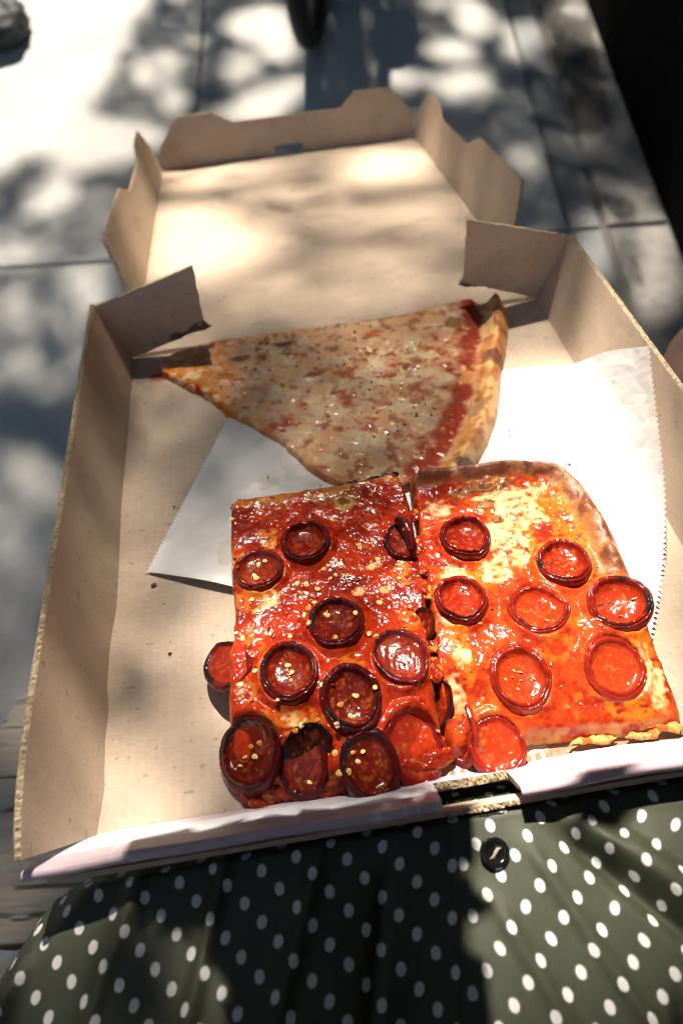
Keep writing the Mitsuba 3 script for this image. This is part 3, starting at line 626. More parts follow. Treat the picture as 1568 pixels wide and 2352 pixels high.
def C_R(x, y, d):
    n1 = fb(x, y, 9, 25); n2 = fb(x, y, 2.4, 26)
    c = mixc(np.tile((0.26, 0.014, 0.006), (len(x), 1)), (0.47, 0.052, 0.010), sst(0.34, 0.62, 0.55 * n1 + 0.45 * n2))
    oil = sst(0.5, 0.64, fb(x, y, 7, 27)) * 0.55
    for q in [(245, 92, 12, 30, 8), (238, 125, 12, 20), (168, 60, 6, 26), (176, 92, 10, 8), (247, 40, 6, 30), (222, 100, 8, 14), (190, 90, 10, 8), (236, 12, 14, 6)]: oil = np.maximum(oil, blob(x, y, *q, seed=int(q[0])) * 0.9)
    c = mixc(c, OIL, oil * sst(0.3, 0.55, fb(x, y, 2.0, 28)))
    ch = np.zeros(len(x))
    for q in [(208, 118, 12, 22, -25), (215, 140, 16, 8), (178, 140, 6, 8), (232, 142, 6, 6), (226, 128, 5, 9, 20), (176, 93, 8, 6), (196, 92, 9, 6), (166, 70, 4, 10), (168, 48, 4, 6), (247, 22, 5, 14), (206, 98, 8, 5), (161, 30, 4, 8)]: ch = np.maximum(ch, blob(x, y, *q, seed=int(q[0]) + 5, rag=0.8))
    c = mixc(c, CHEESE, 0.92 * ch * sst(0.24, 0.62, 0.6 * fb(x, y, 2.4, 29) + 0.4 * fb(x, y, 6, 30)))
    red = np.maximum(blob(x, y, 180, 155, 10, 7, seed=61), blob(x, y, 226, 113, 5, 9, -20, seed=62)); c = mixc(c, (0.25, 0.016, 0.008), 0.9 * red)
    for q in [(206, 152, 15, 5.0), (192, 150, 7, 4), (203, 139, 5, 3.6), (205, 127, 4.5, 3)]:
        b_ = blob(x, y, *q, seed=int(q[0])); c = mixc(c, (0.26, 0.105, 0.035), 0.9 * b_); c = mixc(c, (0.06, 0.025, 0.01), 0.8 * b_ * sst(0.5, 0.62, fb(x, y, 1.8, 44, 2)))
    k = crustmask(x, y)
    n3 = fb(x, y, 8, 72)
    cc_ = mixc(np.tile((0.33, 0.118, 0.038), (len(x), 1)), (0.16, 0.042, 0.012), sst(0.42, 0.62, n3 + 0.10 * sst(245, 200, x) * sst(150, 160, y)))
    rx_, ry_ = rimdist(x, y)
    cc_ = mixc(cc_, (0.66, 0.27, 0.04), sst(15, 21, rx_) * sst(80, 100, y) * 0.8 * sst(13, 20, ry_))
    cc_ = mixc(cc_, (0.07, 0.025, 0.012), 0.75 * blob(x, y, 222, 169, 12, 3, -8, seed=9)); cc_ = mixc(cc_, (0.05, 0.02, 0.01), 0.7 * sst(0.70, 0.76, fb(x, y, 2.4, 73, 2)))
    pale = sst(0.64, 0.76, fb(x * 1.0, y * 0.4, 3, 74, 3)); cc_ = mixc(cc_, (0.62, 0.36, 0.17), 0.45 * pale)
    c = c * (1 - k)[:, None] + cc_ * k[:, None]
    spk = sst(0.82, 0.87, fb(x, y, 1.5, 43, 2)) * (1 - k); c = mixc(c, BURN, 0.8 * spk)
    c = c * (0.84 + 0.32 * fb(x, y, 1.2, 57, 2))[:, None]
    fr = sst(3.6, 1.0, d) * sst(14, 7, y) * (x > 186); c = mixc(c, (0.52, 0.25, 0.065), 0.85 * fr * sst(0.34, 0.62, fb(x, y, 4.5, 64)))
    burnt = sst(173.2, 174.4, y + 1.0 * (fb(x, y, 5, 62) - 0.5)) * (x < 196) * sst(2.6, 1.4, d); c = mixc(c, (0.014, 0.010, 0.008), burnt)
    return c
SR = thing('pepperoni_pizza_square', 'sunlit orange-red pepperoni pizza square with a golden corner crust, right of the two', 'pizza slice')
P, tri, d_ = foodmesh(ORF, 0.62, H_R, seed=12, calm=lambda x, y: 1 - 0.85 * np.maximum(sst(14, 6, rimdist(x, y)[0]) * sst(60, 80, y), sst(12, 5, rimdist(x, y)[1])))
FZ = P[:, 2]; col = C_R(P[:, 0], P[:, 1], d_); FZ = 0.0
cen = P[tri].mean(1); td = d_[tri].mean(1); km = crustmask(cen[:, 0], cen[:, 1]) > 0.5
edge = (td < 0.7) & ~km
split(P, tri, col, SR, [('sauce_topping', ~edge & ~km, 'sauce'), ('crust', km, 'crust'), ('dough', edge, 'crust')])
KR = cKDTree(P[:, :2]); ZR = P[:, 2]
def zr(x, y): return float(ZR[KR.query([x, y], k=4)[1]].mean())
# torn dough layers along the near edge of the right square
for (xa, xb, y0, z0, ra, sd_) in [(228, 252, 3.0, 4.0, 1.7, 1), (204, 226, 4.2, 3.6, 1.7, 3), (170, 186, 2.8, 3.6, 2.0, 5), (240, 255, 3.4, 5.6, 1.8, 7)]:
    n_ = 70; t = np.linspace(0, 1, n_); xs = xa + (xb - xa) * t
    pth = np.c_[xs, y0 + 5.0 * (fb(xs, 0 * xs, 8, sd_) - 0.5), z0 + 2.0 * (fb(xs, 0 * xs, 7, sd_ + 4) - 0.5)]
    m = tube(bw(pth / 1000), ra / 1000 * (0.3 + 1.3 * fb(xs, 0 * xs, 5, sd_ + 7)) * np.minimum(1, 4 * np.minimum(t, 1 - t) + 0.1), 14)
    vl = (m.vertices - BO) @ BM * 1000; off = np.stack([meshkit.fbm(vl / 3.1 + k * 9, 3, sd_ + k) - 0.5 for k in range(3)], 1) * 2.6; vl = vl + off; vl[:, 2] = np.maximum(vl[:, 2] * 0.8, 0.4); m.vertices = bw(vl / 1000)
    cl = mixc(np.tile((0.62, 0.34, 0.11), (len(vl), 1)), (0.52, 0.12, 0.02), sst(0.42, 0.56, meshkit.fbm(vl / 4.0, 3, sd_ + 2)))
    obj('dough_shred', m, 'cheese', SR, smooth=True, color=np.clip(cl, 0, 1))

# ---- plain cheese slice
OS = [(19.5, 339), (22, 345), (31, 353), (45, 358), (63, 361), (95, 358.5), (146, 357.5), (175, 355), (200, 354.5), (218, 360), (234, 363), (252, 365), (257, 352), (263, 354), (270, 358), (274, 345), (272, 333), (267, 318), (258, 293), (248.5, 269), (242, 248), (234, 226), (222, 203), (211, 186), (203, 175), (190, 173.5), (172, 175.5), (164, 176), (158, 177.5), (145, 178), (131, 184), (120, 196), (111, 208), (100, 231), (80, 256), (66, 271), (55, 293), (31, 319.5), (22, 330)]
apex = np.array([20.0, 340.0])
def sl_q(x, y):
    """(mm in from the outer crust, mm) by distance from the crust's outer line"""
    cr = np.array([(276, 362), (273, 340), (268, 318), (259, 293), (249.5, 269), (243, 248), (235, 226), (223, 203), (211, 186), (201, 172)])
    return cKDTree(np.array(shapely.segmentize(shapely.LineString(cr), 0.5).coords)).query(np.c_[x, y])[0]
def H_S(x, y, d):
    q = sl_q(x, y)
    cr = np.exp(-((q - 8) / 6.5) ** 2)
    top = 5.2 + 2.0 * sst(30, 200, x) + 6.5 * cr - 0.8 * np.exp(-((q - 22) / 6) ** 2)
    z = top + (1.1 * (fb(x, y, 8, 81) - 0.5) + 1.1 * (fb(x, y, 4.2, 82) - 0.5) + 0.3 * (fb(x, y, 1.8, 83, 2) - 0.5)) * (1 - 0.7 * cr)
    z = z * (0.25 + 0.75 * np.where(q < 12, np.sqrt(np.clip(1 - (1 - np.clip((q - 1.5) / 7.5, 0, 1)) ** 2, 0, 1)), 1))
    r = 2.2; t = np.clip(d / r, 0, 1)
    z = z * (0.1 + 0.9 * np.sqrt(np.clip(1 - (1 - t) ** 2, 0, 1)))
    return np.where(d <= 0, 0.3, z)
def s_crust(x, y): return sst(21, 15, sl_q(x, y) + 7 * (fb(x, y, 7, 85) - 0.5))
def C_S(x, y, d):
    q = sl_q(x, y)
    n1 = fb(x, y, 10, 91); n2 = fb(x, y, 4.2, 92)
    c = mixc(np.tile((0.76, 0.43, 0.21), (len(x), 1)), (0.80, 0.60, 0.36), sst(0.42, 0.62, n1))
    c = mixc(c, (0.50, 0.13, 0.055), sst(0.47, 0.66, 0.5 * n2 + 0.5 * fb(x, y, 13, 93)) * 0.92)
    c = mixc(c, (0.68, 0.42, 0.33), 0.7 * sst(0.5, 0.7, fb(x, y, 5, 97)))
    c = mixc(c, (0.36, 0.05, 0.02), sst(0.62, 0.74, fb(x, y, 6.5, 94)) * 0.6)
    c = mixc(c, (0.58, 0.20, 0.035), (sst(100, 45, x) * 0.95 + 0.55 * sst(7, 1.5, d)) * sst(0.3, 0.55, fb(x, y, 6, 95)))
    c = mixc(c, (0.10, 0.03, 0.012), 0.75 * np.maximum(blob(x, y, 78, 331, 7, 4, seed=1), blob(x, y, 110, 340, 10, 3, seed=2)) + 0.55 * sst(0.70, 0.78, fb(x, y, 4.5, 96)))
    ring = sst(44, 27, q + 26 * (fb(x, y, 9, 86) - 0.5)) * sst(0.30, 0.55, fb(x, y, 5.5, 89) + 0.12) * (1 - s_crust(x, y)); c = mixc(c, (0.27, 0.016, 0.007), 0.93 * ring)
    c = mixc(c, (0.30, 0.15, 0.06), 0.85 * blob(x, y, 232, 334, 9, 8, seed=7)); c = mixc(c, (0.56, 0.26, 0.09), 0.8 * blob(x, y, 226, 268, 6, 8, seed=8))
    k = s_crust(x, y)
    cr = mixc(np.tile((0.60, 0.36, 0.135), (len(x), 1)), (0.45, 0.18, 0.05), sst(0.42, 0.6, fb(x, y, 10, 87)))
    cr = mixc(cr, (0.09, 0.03, 0.018), 0.9 * np.maximum(blob(x, y, 246, 281, 8, 9, 70, seed=9), np.maximum(blob(x, y, 204, 181, 9, 7, seed=10), 0.6 * blob(x, y, 222, 232, 7, 12, -20, seed=11))))
    cr = mixc(cr, (0.30, 0.10, 0.03), 0.7 * sst(0.55, 0.68, fb(x, y, 5, 88)))
    c = c * (1 - k)[:, None] + cr * k[:, None]
    return c * (0.93 + 0.14 * fb(x, y, 1.6, 58, 2))[:, None]
SC = thing('cheese_pizza_slice', 'triangular plain cheese pizza slice with dried herbs, behind the two squares', 'pizza slice')
P, tri, d_ = foodmesh(OS, 0.72, H_S, seed=22, wob=0.7, wscale=7.0, calm=lambda x, y: 0.12 + 0.88 * sst(18, 30, sl_q(x, y)))
FZ = P[:, 2]; col = C_S(P[:, 0], P[:, 1], d_); FZ = 0.0; cen = P[tri].mean(1); km = s_crust(cen[:, 0], cen[:, 1]) > 0.5; td = d_[tri].mean(1); ed = (td < 1.2) & ~km
split(P, tri, col, SC, [('cheese_topping', ~km & ~ed, 'cheese'), ('crust', km, 'crust'), ('dough', ed, 'crust')])
KS = cKDTree(P[:, :2]); ZS = P[:, 2]
def zs(x, y): return float(ZS[KS.query([x, y], k=4)[1]].mean())

# ------------------------------------------------------------------ pepperoni cups
CUP = np.array([(0.0, 1.5), (0.15, 1.52), (0.30, 1.6), (0.45, 1.75), (0.56, 2.05), (0.65, 2.6), (0.71, 3.4), (0.75, 4.3), (0.785, 5.0), (0.825, 5.35), (0.865, 5.2), (0.895, 4.65), (0.915, 4.45), (0.94, 4.6), (0.965, 4.4), (0.99, 3.8), (1.01, 2.8), (1.02, 1.8), (1.02, 0.5), (1.0, -1.2)])
FLAT = np.array([(0.0, 2.2), (0.15, 2.22), (0.30, 2.3), (0.45, 2.4), (0.58, 2.6), (0.68, 2.8), (0.75, 3.0), (0.80, 3.2), (0.84, 3.5), (0.875, 3.8), (0.905, 3.9), (0.93, 3.75), (0.95, 3.4), (0.965, 3.0), (0.98, 2.6), (0.99, 2.2), (1.0, 1.8), (1.0, 1.3), (0.99, 0.8), (0.96, 0.0)])
def cup(holder, zf, cx, cy, r, depth=1.0, tilt=(0, 0), ecc=1.0, rot=0, char=0.6, meat=(0.24, 0.020, 0.010), prof=CUP, lift=0.0, seed=1, charside=None, dz=None, foldk=0.0, foldrot=0.0, foldoff=0.0):
    is_cup = prof is CUP
    prof = np.stack([np.interp(np.linspace(0, len(prof) - 1, 2 * len(prof) + 9), np.arange(len(prof)), prof[:, k_]) for k_ in (0, 1)], 1); pass
    nt = 72; th = np.arange(nt) * 2 * np.pi / nt; nr = len(prof)
    rr, zz = prof[:, 0] * r, prof[:, 1] * (depth * 1.18 if is_cup else 1.0)
    R_, TH = np.meshgrid(rr, th, indexing='ij'); Z_ = np.repeat(zz[:, None], nt, 1)
    rn = prof[:, 0][:, None]
    nz = lambda s, k, o=2: meshkit.fbm(np.stack([np.cos(TH) * s + seed * 7.3, np.sin(TH) * s, 0 * TH + rn * 1.3], -1), o, k) - 0.5
    R_ = R_ * (1 + (0.17 if is_cup else 0.30) * nz(1.1, 1) * rn + (0.07 if is_cup else 0.10) * nz(4, 2) * (rn > 0.7) + 0.035 * nz(11, 6) * (rn > 0.72))
    Z_ = Z_ * (1 + 0.45 * nz(1.3, 3) * (rn > 0.6) + 0.22 * nz(6, 4) * (rn > 0.7)) + 0.9 * nz(8, 9, 3) * (rn > 0.72) + 0.35 * (fb(np.cos(TH) * R_, np.sin(TH) * R_, 2.6, seed + 5) - 0.5) * (rn < 0.72)
    X, Y = np.cos(TH) * R_ * ecc, np.sin(TH) * R_ / ecc * 1.15
    a = math.radians(rot); X, Y = X * math.cos(a) - Y * math.sin(a), X * math.sin(a) + Y * math.cos(a)
    if foldk:
        a = math.radians(foldrot); u_, v_ = X * math.cos(a) + Y * math.sin(a), -X * math.sin(a) + Y * math.cos(a)
        ang = math.radians(foldk); uo = u_ - foldoff * r; k_ = np.clip(uo / 2.5, 0, 1); an_ = ang * k_; u2 = np.where(uo > 0, foldoff * r + uo * np.cos(an_) - (Z_ - 2) * np.sin(an_) * 0.9, u_); Z_ = np.where(uo > 0, uo * np.sin(an_) + 2 + (Z_ - 2) * np.cos(an_), Z_); u_ = u2
        X, Y = u_ * math.cos(a) - v_ * math.sin(a), u_ * math.sin(a) + v_ * math.cos(a)
    Z_ = Z_ + X * math.tan(math.radians(tilt[0])) + Y * math.tan(math.radians(tilt[1]))
    sx_, sy_ = 1.22 * r * np.cos(np.arange(16) * math.pi / 8), 1.30 * r * np.sin(np.arange(16) * math.pi / 8); sz_ = np.array([zf(cx + a_, cy + b_) for a_, b_ in zip(sx_, sy_)])
    if dz is None:
        ok_ = sz_ > np.median(sz_) - 5; gx_, gy_, z0 = np.linalg.lstsq(np.c_[sx_, sy_, np.ones(16)][ok_], sz_[ok_], rcond=None)[0]; Z_ = Z_ + X * np.clip(gx_, -0.35, 0.35) + Y * np.clip(gy_, -0.35, 0.35)
    else: z0 = dz
    V = np.stack([cx + X, cy + Y, z0 - 2.0 + lift + Z_ * 0.95], -1).reshape(-1, 3)
    F = []
    for i in range(nr - 1):
        for j in range(nt):
            p_, q_ = i * nt + j, i * nt + (j + 1) % nt
            F.append([p_, p_ + nt, q_ + nt, q_])
    rnv = np.repeat(prof[:, 0], nt); X2, Y2 = X.ravel(), Y.ravel()
    c = np.tile(meat, (len(V), 1)).astype(float)
    c = c * (0.72 + 0.56 * fb(X2 + seed * 31, Y2, 3.0, 3))[:, None]
    fat = sst(0.60, 0.70, fb(X2 + seed * 31, Y2, 1.9, 8, 2)) * (rnv < 0.8)
    c = mixc(c, (0.42, 0.075, 0.022), 0.35 * fat)
    sp = sst(0.70, 0.78, fb(X2 + seed * 17, Y2, 1.6, 9, 2)); c = mixc(c, (0.40, 0.16, 0.03), 0.5 * sp * (rnv < 0.7))
    rim = sst(0.70, 0.79, rnv) * (0.80 + 0.5 * (fb(X2 + seed * 3, Y2, 4, 12) - 0.5))
    c = mixc(c, (meat[0] * 0.52, meat[1] * 0.35, meat[2] * 0.8), np.clip(rim, 0, 1))
    ang_ = np.arctan2(Y2, X2)
    cs = 0.55 + 0.45 * np.cos(ang_ - math.radians(charside)) if charside is not None else 0.6 + 0 * ang_
    bk = sst(0.72, 0.80, rnv) * sst(1.005, 0.97, rnv) * np.clip(char * 2 * cs * np.clip(2.4 * fb(X2 + seed * 5, Y2, 6.5, 14) - 0.75, 0, 1.2), 0, 1)
    c = mixc(c, (0.018, 0.010, 0.010), np.clip(bk, 0, 1))
    hl = sst(0.95, 1.0, rnv); c = mixc(c, (meat[0] * 0.9, meat[1] * 0.9, meat[2]), hl * 0.7)
    F = np.array(F)
    return obj('pepperoni', (bw(V / 1000), F), 'pepperoni_meat', holder, smooth=True, color=np.clip(c, 0, 1))
D1, D2, D3 = (0.17, 0.010, 0.005), (0.125, 0.008, 0.005), (0.20, 0.018, 0.008)
cup(SL, zl, 105, 130, 13.2, 1.0, (1, -3), 1.0, 0, 0.5, D1, seed=1, charside=-40)
cup(SL, zl, 79.5, 116, 12.9, 0.8, (2, -4), 1.02, 0, 0.35, D3, seed=2)
cup(SL, zl, 113.8, 75, 13.3, 1.0, (0, -4), 1.0, 0, 0.6, D2, seed=3, charside=150)
cup(SL, zl, 89.0, 51.8, 13.6, 1.0, (2, -2), 0.98, 10, 0.6, D1, seed=4, charside=150)
cup(SL, zl, 114.7, 34.5, 14.0, 1.0, (0, -2), 0.98, 0, 0.65, D2, seed=5, charside=-110)
cup(SL, zl, 140.0, 50.5, 13.0, 1.0, (6, 0), 0.92, 20, 0.7, (0.25, 0.024, 0.013), FLAT, seed=6, charside=190, lift=0.6)
cup(SL, zl, 68.0, 20.5, 14.6, 1.05, (12, -8), 0.94, 20, 0.7, D2, seed=7, charside=170, lift=2.5)
cup(SL, zl, 118.2, 5.5, 13.2, 1.0, (0, 0), 0.95, 0, 0.5, (0.15, 0.012, 0.007), seed=8, charside=120, lift=2.0)
cup(SL, zl, 60, 65.5, 12.5, 1.0, (22, -4), 0.9, 25, 0.8, (0.26, 0.022, 0.012), FLAT, seed=9, dz=14.5, charside=180)
cup(SL, zl, 90, 11.0, 11.5, 1.0, (0, 8), 1.0, 0, 0.5, (0.16, 0.012, 0.006), FLAT, seed=10, lift=1.0)
k_ = cup(SL, zl, 93, 15.5, 9.0, 0.5, (0, 38), 1.25, 12, 2.5, (0.05, 0.01, 0.008), FLAT, seed=11, lift=1.5, charside=90); lab(k_, 'charred folded pepperoni at the near edge')
cup(SL, zl, 156, 121, 11.5, 1.0, (0, 0), 1.0, 0, 0.9, D2, FLAT, seed=12, charside=110, foldk=78, foldrot=8, foldoff=-0.1, lift=0.5)
cup(SL, zl, 138.5, 12.0, 14.0, 1.0, (-3, -4), 0.9, 0, 0.1, (0.27, 0.020, 0.009), FLAT, seed=14, lift=0.8)
cup(SL, zl, 152.0, 66, 8.0, 1.0, (50, 0), 0.9, 0, 0.7, D2, FLAT, seed=13, lift=-1.5)
RA, RB, RC = (0.27, 0.016, 0.006), (0.38, 0.030, 0.007), (0.20, 0.012, 0.006)
cup(SR, zr, 186, 115.5, 13.2, 1.1, (0, -3), 1.0, 0, 0.45, RC, seed=21)
cup(SR, zr, 228.5, 89.5, 13.3, 0.9, (0, -3), 1.0, 0, 0.6, RA, seed=22, charside=150)
cup(SR, zr, 174.2, 76.5, 12.9, 1.0, (0, -3), 0.98, 0, 0.4, RA, seed=23, charside=-100)
cup(SR, zr, 208.2, 64.5, 13.5, 0.75, (-3, 0), 1.06, -60, 0.4, RB, seed=24)
cup(SR, zr, 245.0, 59.5, 13.8, 0.85, (8, 5), 1.08, 5, 1.0, (0.33, 0.026, 0.008), seed=25, charside=-20, lift=1.2)
cup(SR, zr, 190.2, 31.5, 13.7, 0.85, (0, -2), 1.0, 0, 0.3, RB, seed=26, charside=-120)
cup(SR, zr, 233.0, 29.8, 13.8, 0.7, (-4, -3), 1.0, -20, 0.1, (0.40, 0.034, 0.009), seed=27, charside=190)
cup(SR, zr, 158.5, 19.5, 12.5, 1.0, (0, 0), 0.82, 12, 0.6, (0.33, 0.026, 0.009), FLAT, seed=28, foldk=58, foldrot=-8, foldoff=0.25, lift=0.2, charside=-20)
cup(SR, zr, 151.5, 29.5, 8.5, 1.0, (56, 0), 0.85, 0, 0.9, RC, FLAT, seed=29, lift=0.0)
cup(SR, zr, 173.0, 5.5, 12.0, 1.0, (0, 12), 1.08, 0, 0.05, (0.37, 0.030, 0.009), FLAT, seed=30, dz=8.5)
# drips of sauce and cheese down the near edge of the left square
for (x_, w_, y1, z1, rot_, sd_) in [(69.5, 4.0, -3.0, 0.6, 0.5, 1), (64.5, 2.6, 1.0, 0.6, 0.2, 2), (86, 11, 0.6, 2.2, 0, 3), (104, 12, 0.2, 2.4, 0, 4), (131, 11, 0.6, 2.4, 0.1, 5), (146, 8, 2.6, 2.4, 0.2, 6), (118, 10, -0.4, 1.6, 0, 7), (96, 9, -1.4, 1.0, 0, 8), (75, 6, 0.8, 2.0, -0.1, 10)]:
    s_ = trimesh.creation.icosphere(subdivisions=4); v = s_.vertices.copy()
    v = v * (0.62 + 0.85 * meshkit.fbm(v * [2.2 * w_ / 5, 2.0, 1.6] + sd_ * 5, 4, sd_))[:, None] * [w_, 4.4, 3.0]
    if sd_ == 1: v[:, 0] *= 0.8 + 0.25 * v[:, 1] / 4; v[:, 1] *= 1.3
    v[:, 2] -= 0.25 * np.clip(-v[:, 1], 0, None) * 1.2
    c_, n_ = math.cos(rot_), math.sin(rot_); v = np.c_[v[:, 0] * c_ - v[:, 1] * n_, v[:, 0] * n_ + v[:, 1] * c_, v[:, 2]]
    v += [x_, y1 + 3.8, z1 + 2.0]; v[:, 2] = np.maximum(v[:, 2], 0.35)
    cl = mixc(np.tile((0.26, 0.018, 0.007), (len(v), 1)), (0.52, 0.15, 0.02), sst(0.52, 0.66, meshkit.fbm(v / 3.5, 3, sd_)) * (1.0 if sd_ in (1, 2, 6, 10) else 0.35)) * (0.7 if sd_ in (3, 4, 7, 8) else 1.0)
    obj('sauce_drip', (bw(v / 1000), s_.faces), 'sauce', SL, smooth=True, color=cl)
# sauce and cheese bridging the cut between the squares
for (x_, y_, w_, l_, sd_) in [(163.5, 118, 2.6, 5, 31), (161.8, 104, 2.8, 6, 32), (159.6, 88, 2.6, 5, 33), (156.4, 58, 2.8, 6, 34), (154.0, 42, 2.6, 5, 35), (164.8, 140, 2.2, 3.5, 36)]:
    s_ = trimesh.creation.icosphere(subdivisions=3); v = s_.vertices * (0.5 + 1.0 * meshkit.fbm(s_.vertices * 1.7 + sd_ * 3, 4, sd_))[:, None] * [w_ * 1.35, l_ * 1.3, 2.0]
    v = v + [x_, y_, max(zl(x_ - 2.5, y_), zr(x_ + 2.5, y_)) - 1.6]
    cl = mixc(np.tile((0.30, 0.022, 0.008), (len(v), 1)), (0.60, 0.26, 0.05), sst(0.55, 0.66, meshkit.fbm(v / 3.0, 3, sd_)))
    obj('sauce_drip', (bw(v / 1000), s_.faces), 'sauce', SL, smooth=True, color=cl)
# charred crumbs along the far edges
def crumb(holder, x, y, z, s, k):
    i_ = trimesh.creation.icosphere(subdivisions=2); v = i_.vertices * (0.5 + meshkit.fbm(i_.vertices * 2.2 + k * 3, 2, k))[:, None] * s + [x, y, z]
    obj('char_crust', (bw(v / 1000), i_.faces), 'char', holder, smooth=False)
def char_run(holder, x0, x1, y, z, s, k0):
    n_ = max(2, int((x1 - x0) / 1.3))
    for k in range(n_):
        xx = x0 + (x1 - x0) * (k + 0.5) / n_ + rnd.uniform(-.4, .4); yy_ = y + rnd.uniform(-.6, .3) - 0.8; crumb(holder, xx, yy_, (zl if holder == SL else zr)(xx, yy_) + rnd.uniform(-.3, .4), (rnd.uniform(0.9, 1.7) * s, rnd.uniform(0.7, 1.2) * s, rnd.uniform(0.6, 1.2) * s), k0 + k)
for a_ in [(66.5, 75, 171.6, 18.2, 0.9, 1), (91, 94, 173.5, 18.3, 1.0, 11), (115, 121, 172.5, 18.6, 0.9, 15), (125, 135, 172.5, 19.0, 1.1, 22), (136, 150, 173.2, 19.4, 1.3, 34), (150, 161, 174.6, 19.5, 1.4, 50)]: char_run(SL, *a_)
for a_ in [(174, 194, 172.6, 22.0, 1.4, 70), (219, 230, 168.0, 22.6, 0.8, 90)]: char_run(SR, *a_)

# ------------------------------------------------------------------ seeds, flakes, herbs
TREES = {}
def topz(holder, x, y):
    """height of the holder's topmost surface under (x, y), all in mm in the box frame"""
    if holder not in TREES:
        A = []
        for k, d_ in scene.items():
            if k.startswith(holder + '__') and ('pepperoni' in k.split('__')[-1] or 'topping' in k or 'crust' in k):
                A.append((meshkit.WRITTEN[d_['filename']][0] - BO) @ BM * 1000)
        A = np.vstack(A); TREES[holder] = (cKDTree(A[:, :2]), A[:, 2])
    t_, z_ = TREES[holder]; i_ = t_.query_ball_point([x, y], 0.9)
    return float(np.percentile(z_[i_], 80)) if len(i_) else 0.5
i1 = trimesh.creation.icosphere(subdivisions=1)
def rotm(a, b):
    return trimesh.transformations.euler_matrix(rnd.uniform(-b, b), rnd.uniform(-b, b), a)[:3, :3]
def seed(holder, x, y, bsdf='seed_yellow', s=1.0, z=None):
    v = i1.vertices.copy(); v[:, 1] *= 1 - 0.32 * v[:, 0] ; v[:, 2] += 0.25 * v[:, 0] ** 2; v = v * [1.5 * s, 1.15 * s, 0.40 * s] @ rotm(rnd.uniform(0, 6.28), 0.3).T
    z = topz(holder, x, y) if z is None else z
    return obj('chili_seed', (bw((v + [x, y, z + 0.12 * s]) / 1000), i1.faces), bsdf, holder, smooth=True)
def flake(name, x, y, z, a, b, bsdf, holder=None, t=0.25):
    P_ = np.array([(-a, -b * 0.6), (-a * 0.2, -b), (a, -b * 0.3), (a * 0.7, b * 0.8), (-a * 0.4, b)]) * (1 + 0.3 * nrg.uniform(-1, 1, (5, 1)))
    v = np.vstack([np.c_[P_, np.full(5, -t)], np.c_[P_ * 0.92, np.full(5, t)]]); v[:, 2] += 0.12 * v[:, 0] ** 2 / max(a, 0.6)
    v = v @ rotm(rnd.uniform(0, 6.28), 0.35).T + [x, y, z + t + 0.1]
    F = [[0, 2, 1], [0, 3, 2], [0, 4, 3], [5, 6, 7], [5, 7, 8], [5, 8, 9]] + sum([[[i, (i + 1) % 5, (i + 1) % 5 + 5], [i, (i + 1) % 5 + 5, i + 5]] for i in range(5)], [])
    return obj(name, (bw(v / 1000), np.array(F)), bsdf, holder, smooth=False)
seedL = [(67.5, 157), (98, 158, 1), (120.5, 145), (129, 153), (144, 159, 1), (98, 104), (102.5, 102), (107.5, 98.5), (99, 97.5, 1), (114.5, 104), (117.5, 105.5), (122.5, 104, 1), (103, 88), (101.5, 86.5, 1), (105, 89), (99.5, 83), (101, 76, 1), (91.5, 72), (112, 64, 1), (128, 66), (78, 111), (79.5, 120.5), (77.2, 113), (83, 122), (89, 56), (90, 52), (89.5, 48, 1), (66, 80), (69, 76), (66.5, 50), (74, 55), (103, 42), (95, 27), (92, 23), (89, 21.5, 1), (99, 28, 1), (65.5, 20), (68.5, 23.5, 1), (63, 17.5), (70, 18.5), (73, 23, 1), (117, 36), (113.5, 27), (110, 33, 1), (116, 12), (113.5, 8), (112, 11.5, 1), (107, 22), (104, 13), (124, 76), (110, 81), (140, 112), (148, 97), (126, 36), (83, 38), (121, 110, 1), (112, 111), (82, 76), (136, 84), (75, 98), (131, 64), (92, 4), (105, 3.5), (109, 2.5)]
for q in seedL: seed(SL, q[0], q[1], 'seed_orange' if len(q) > 2 else rnd.choice(['seed_yellow', 'seed_yellow', 'seed_pale']), rnd.uniform(0.85, 1.3))
for _ in range(40):
    x, y = rnd.uniform(66, 150), rnd.uniform(12, 160); flake('chili_flake', x, y, topz(SL, x, y), rnd.uniform(0.5, 1.5), rnd.uniform(0.4, 1.0), 'chili_skin', SL)
for x, y in [(104, 89), (112, 93), (127, 100), (97, 69)]: flake('chili_flake', x, y, topz(SL, x, y), 1.9, 1.3, 'chili_skin', SL)
for _ in range(34):
    c_ = rnd.choice([(190, 31, 7), (174, 76, 8), (208, 62, 10), (228, 88, 8), (245, 58, 9), (205, 115, 12), (200, 20, 20), (180, 55, 16), (225, 55, 16), (170, 10, 10)]); a_, r_ = rnd.uniform(0, 6.28), c_[2] * math.sqrt(rnd.random())
    x, y = c_[0] + r_ * math.cos(a_), c_[1] + r_ * math.sin(a_); flake('herb_flake', x, y, topz(SR, x, y), rnd.uniform(0.6, 1.6), rnd.uniform(0.35, 0.7), rnd.choice(['herb', 'herb_pale', 'herb_pale']), SR, 0.15)
for _ in range(12):
    x, y = rnd.uniform(165, 245), rnd.uniform(14, 110); seed(SR, x, y, rnd.choice(['seed_yellow', 'seed_orange']), rnd.uniform(0.4, 0.7))
OSP = Polygon(OS).buffer(-3)
n_ = 0
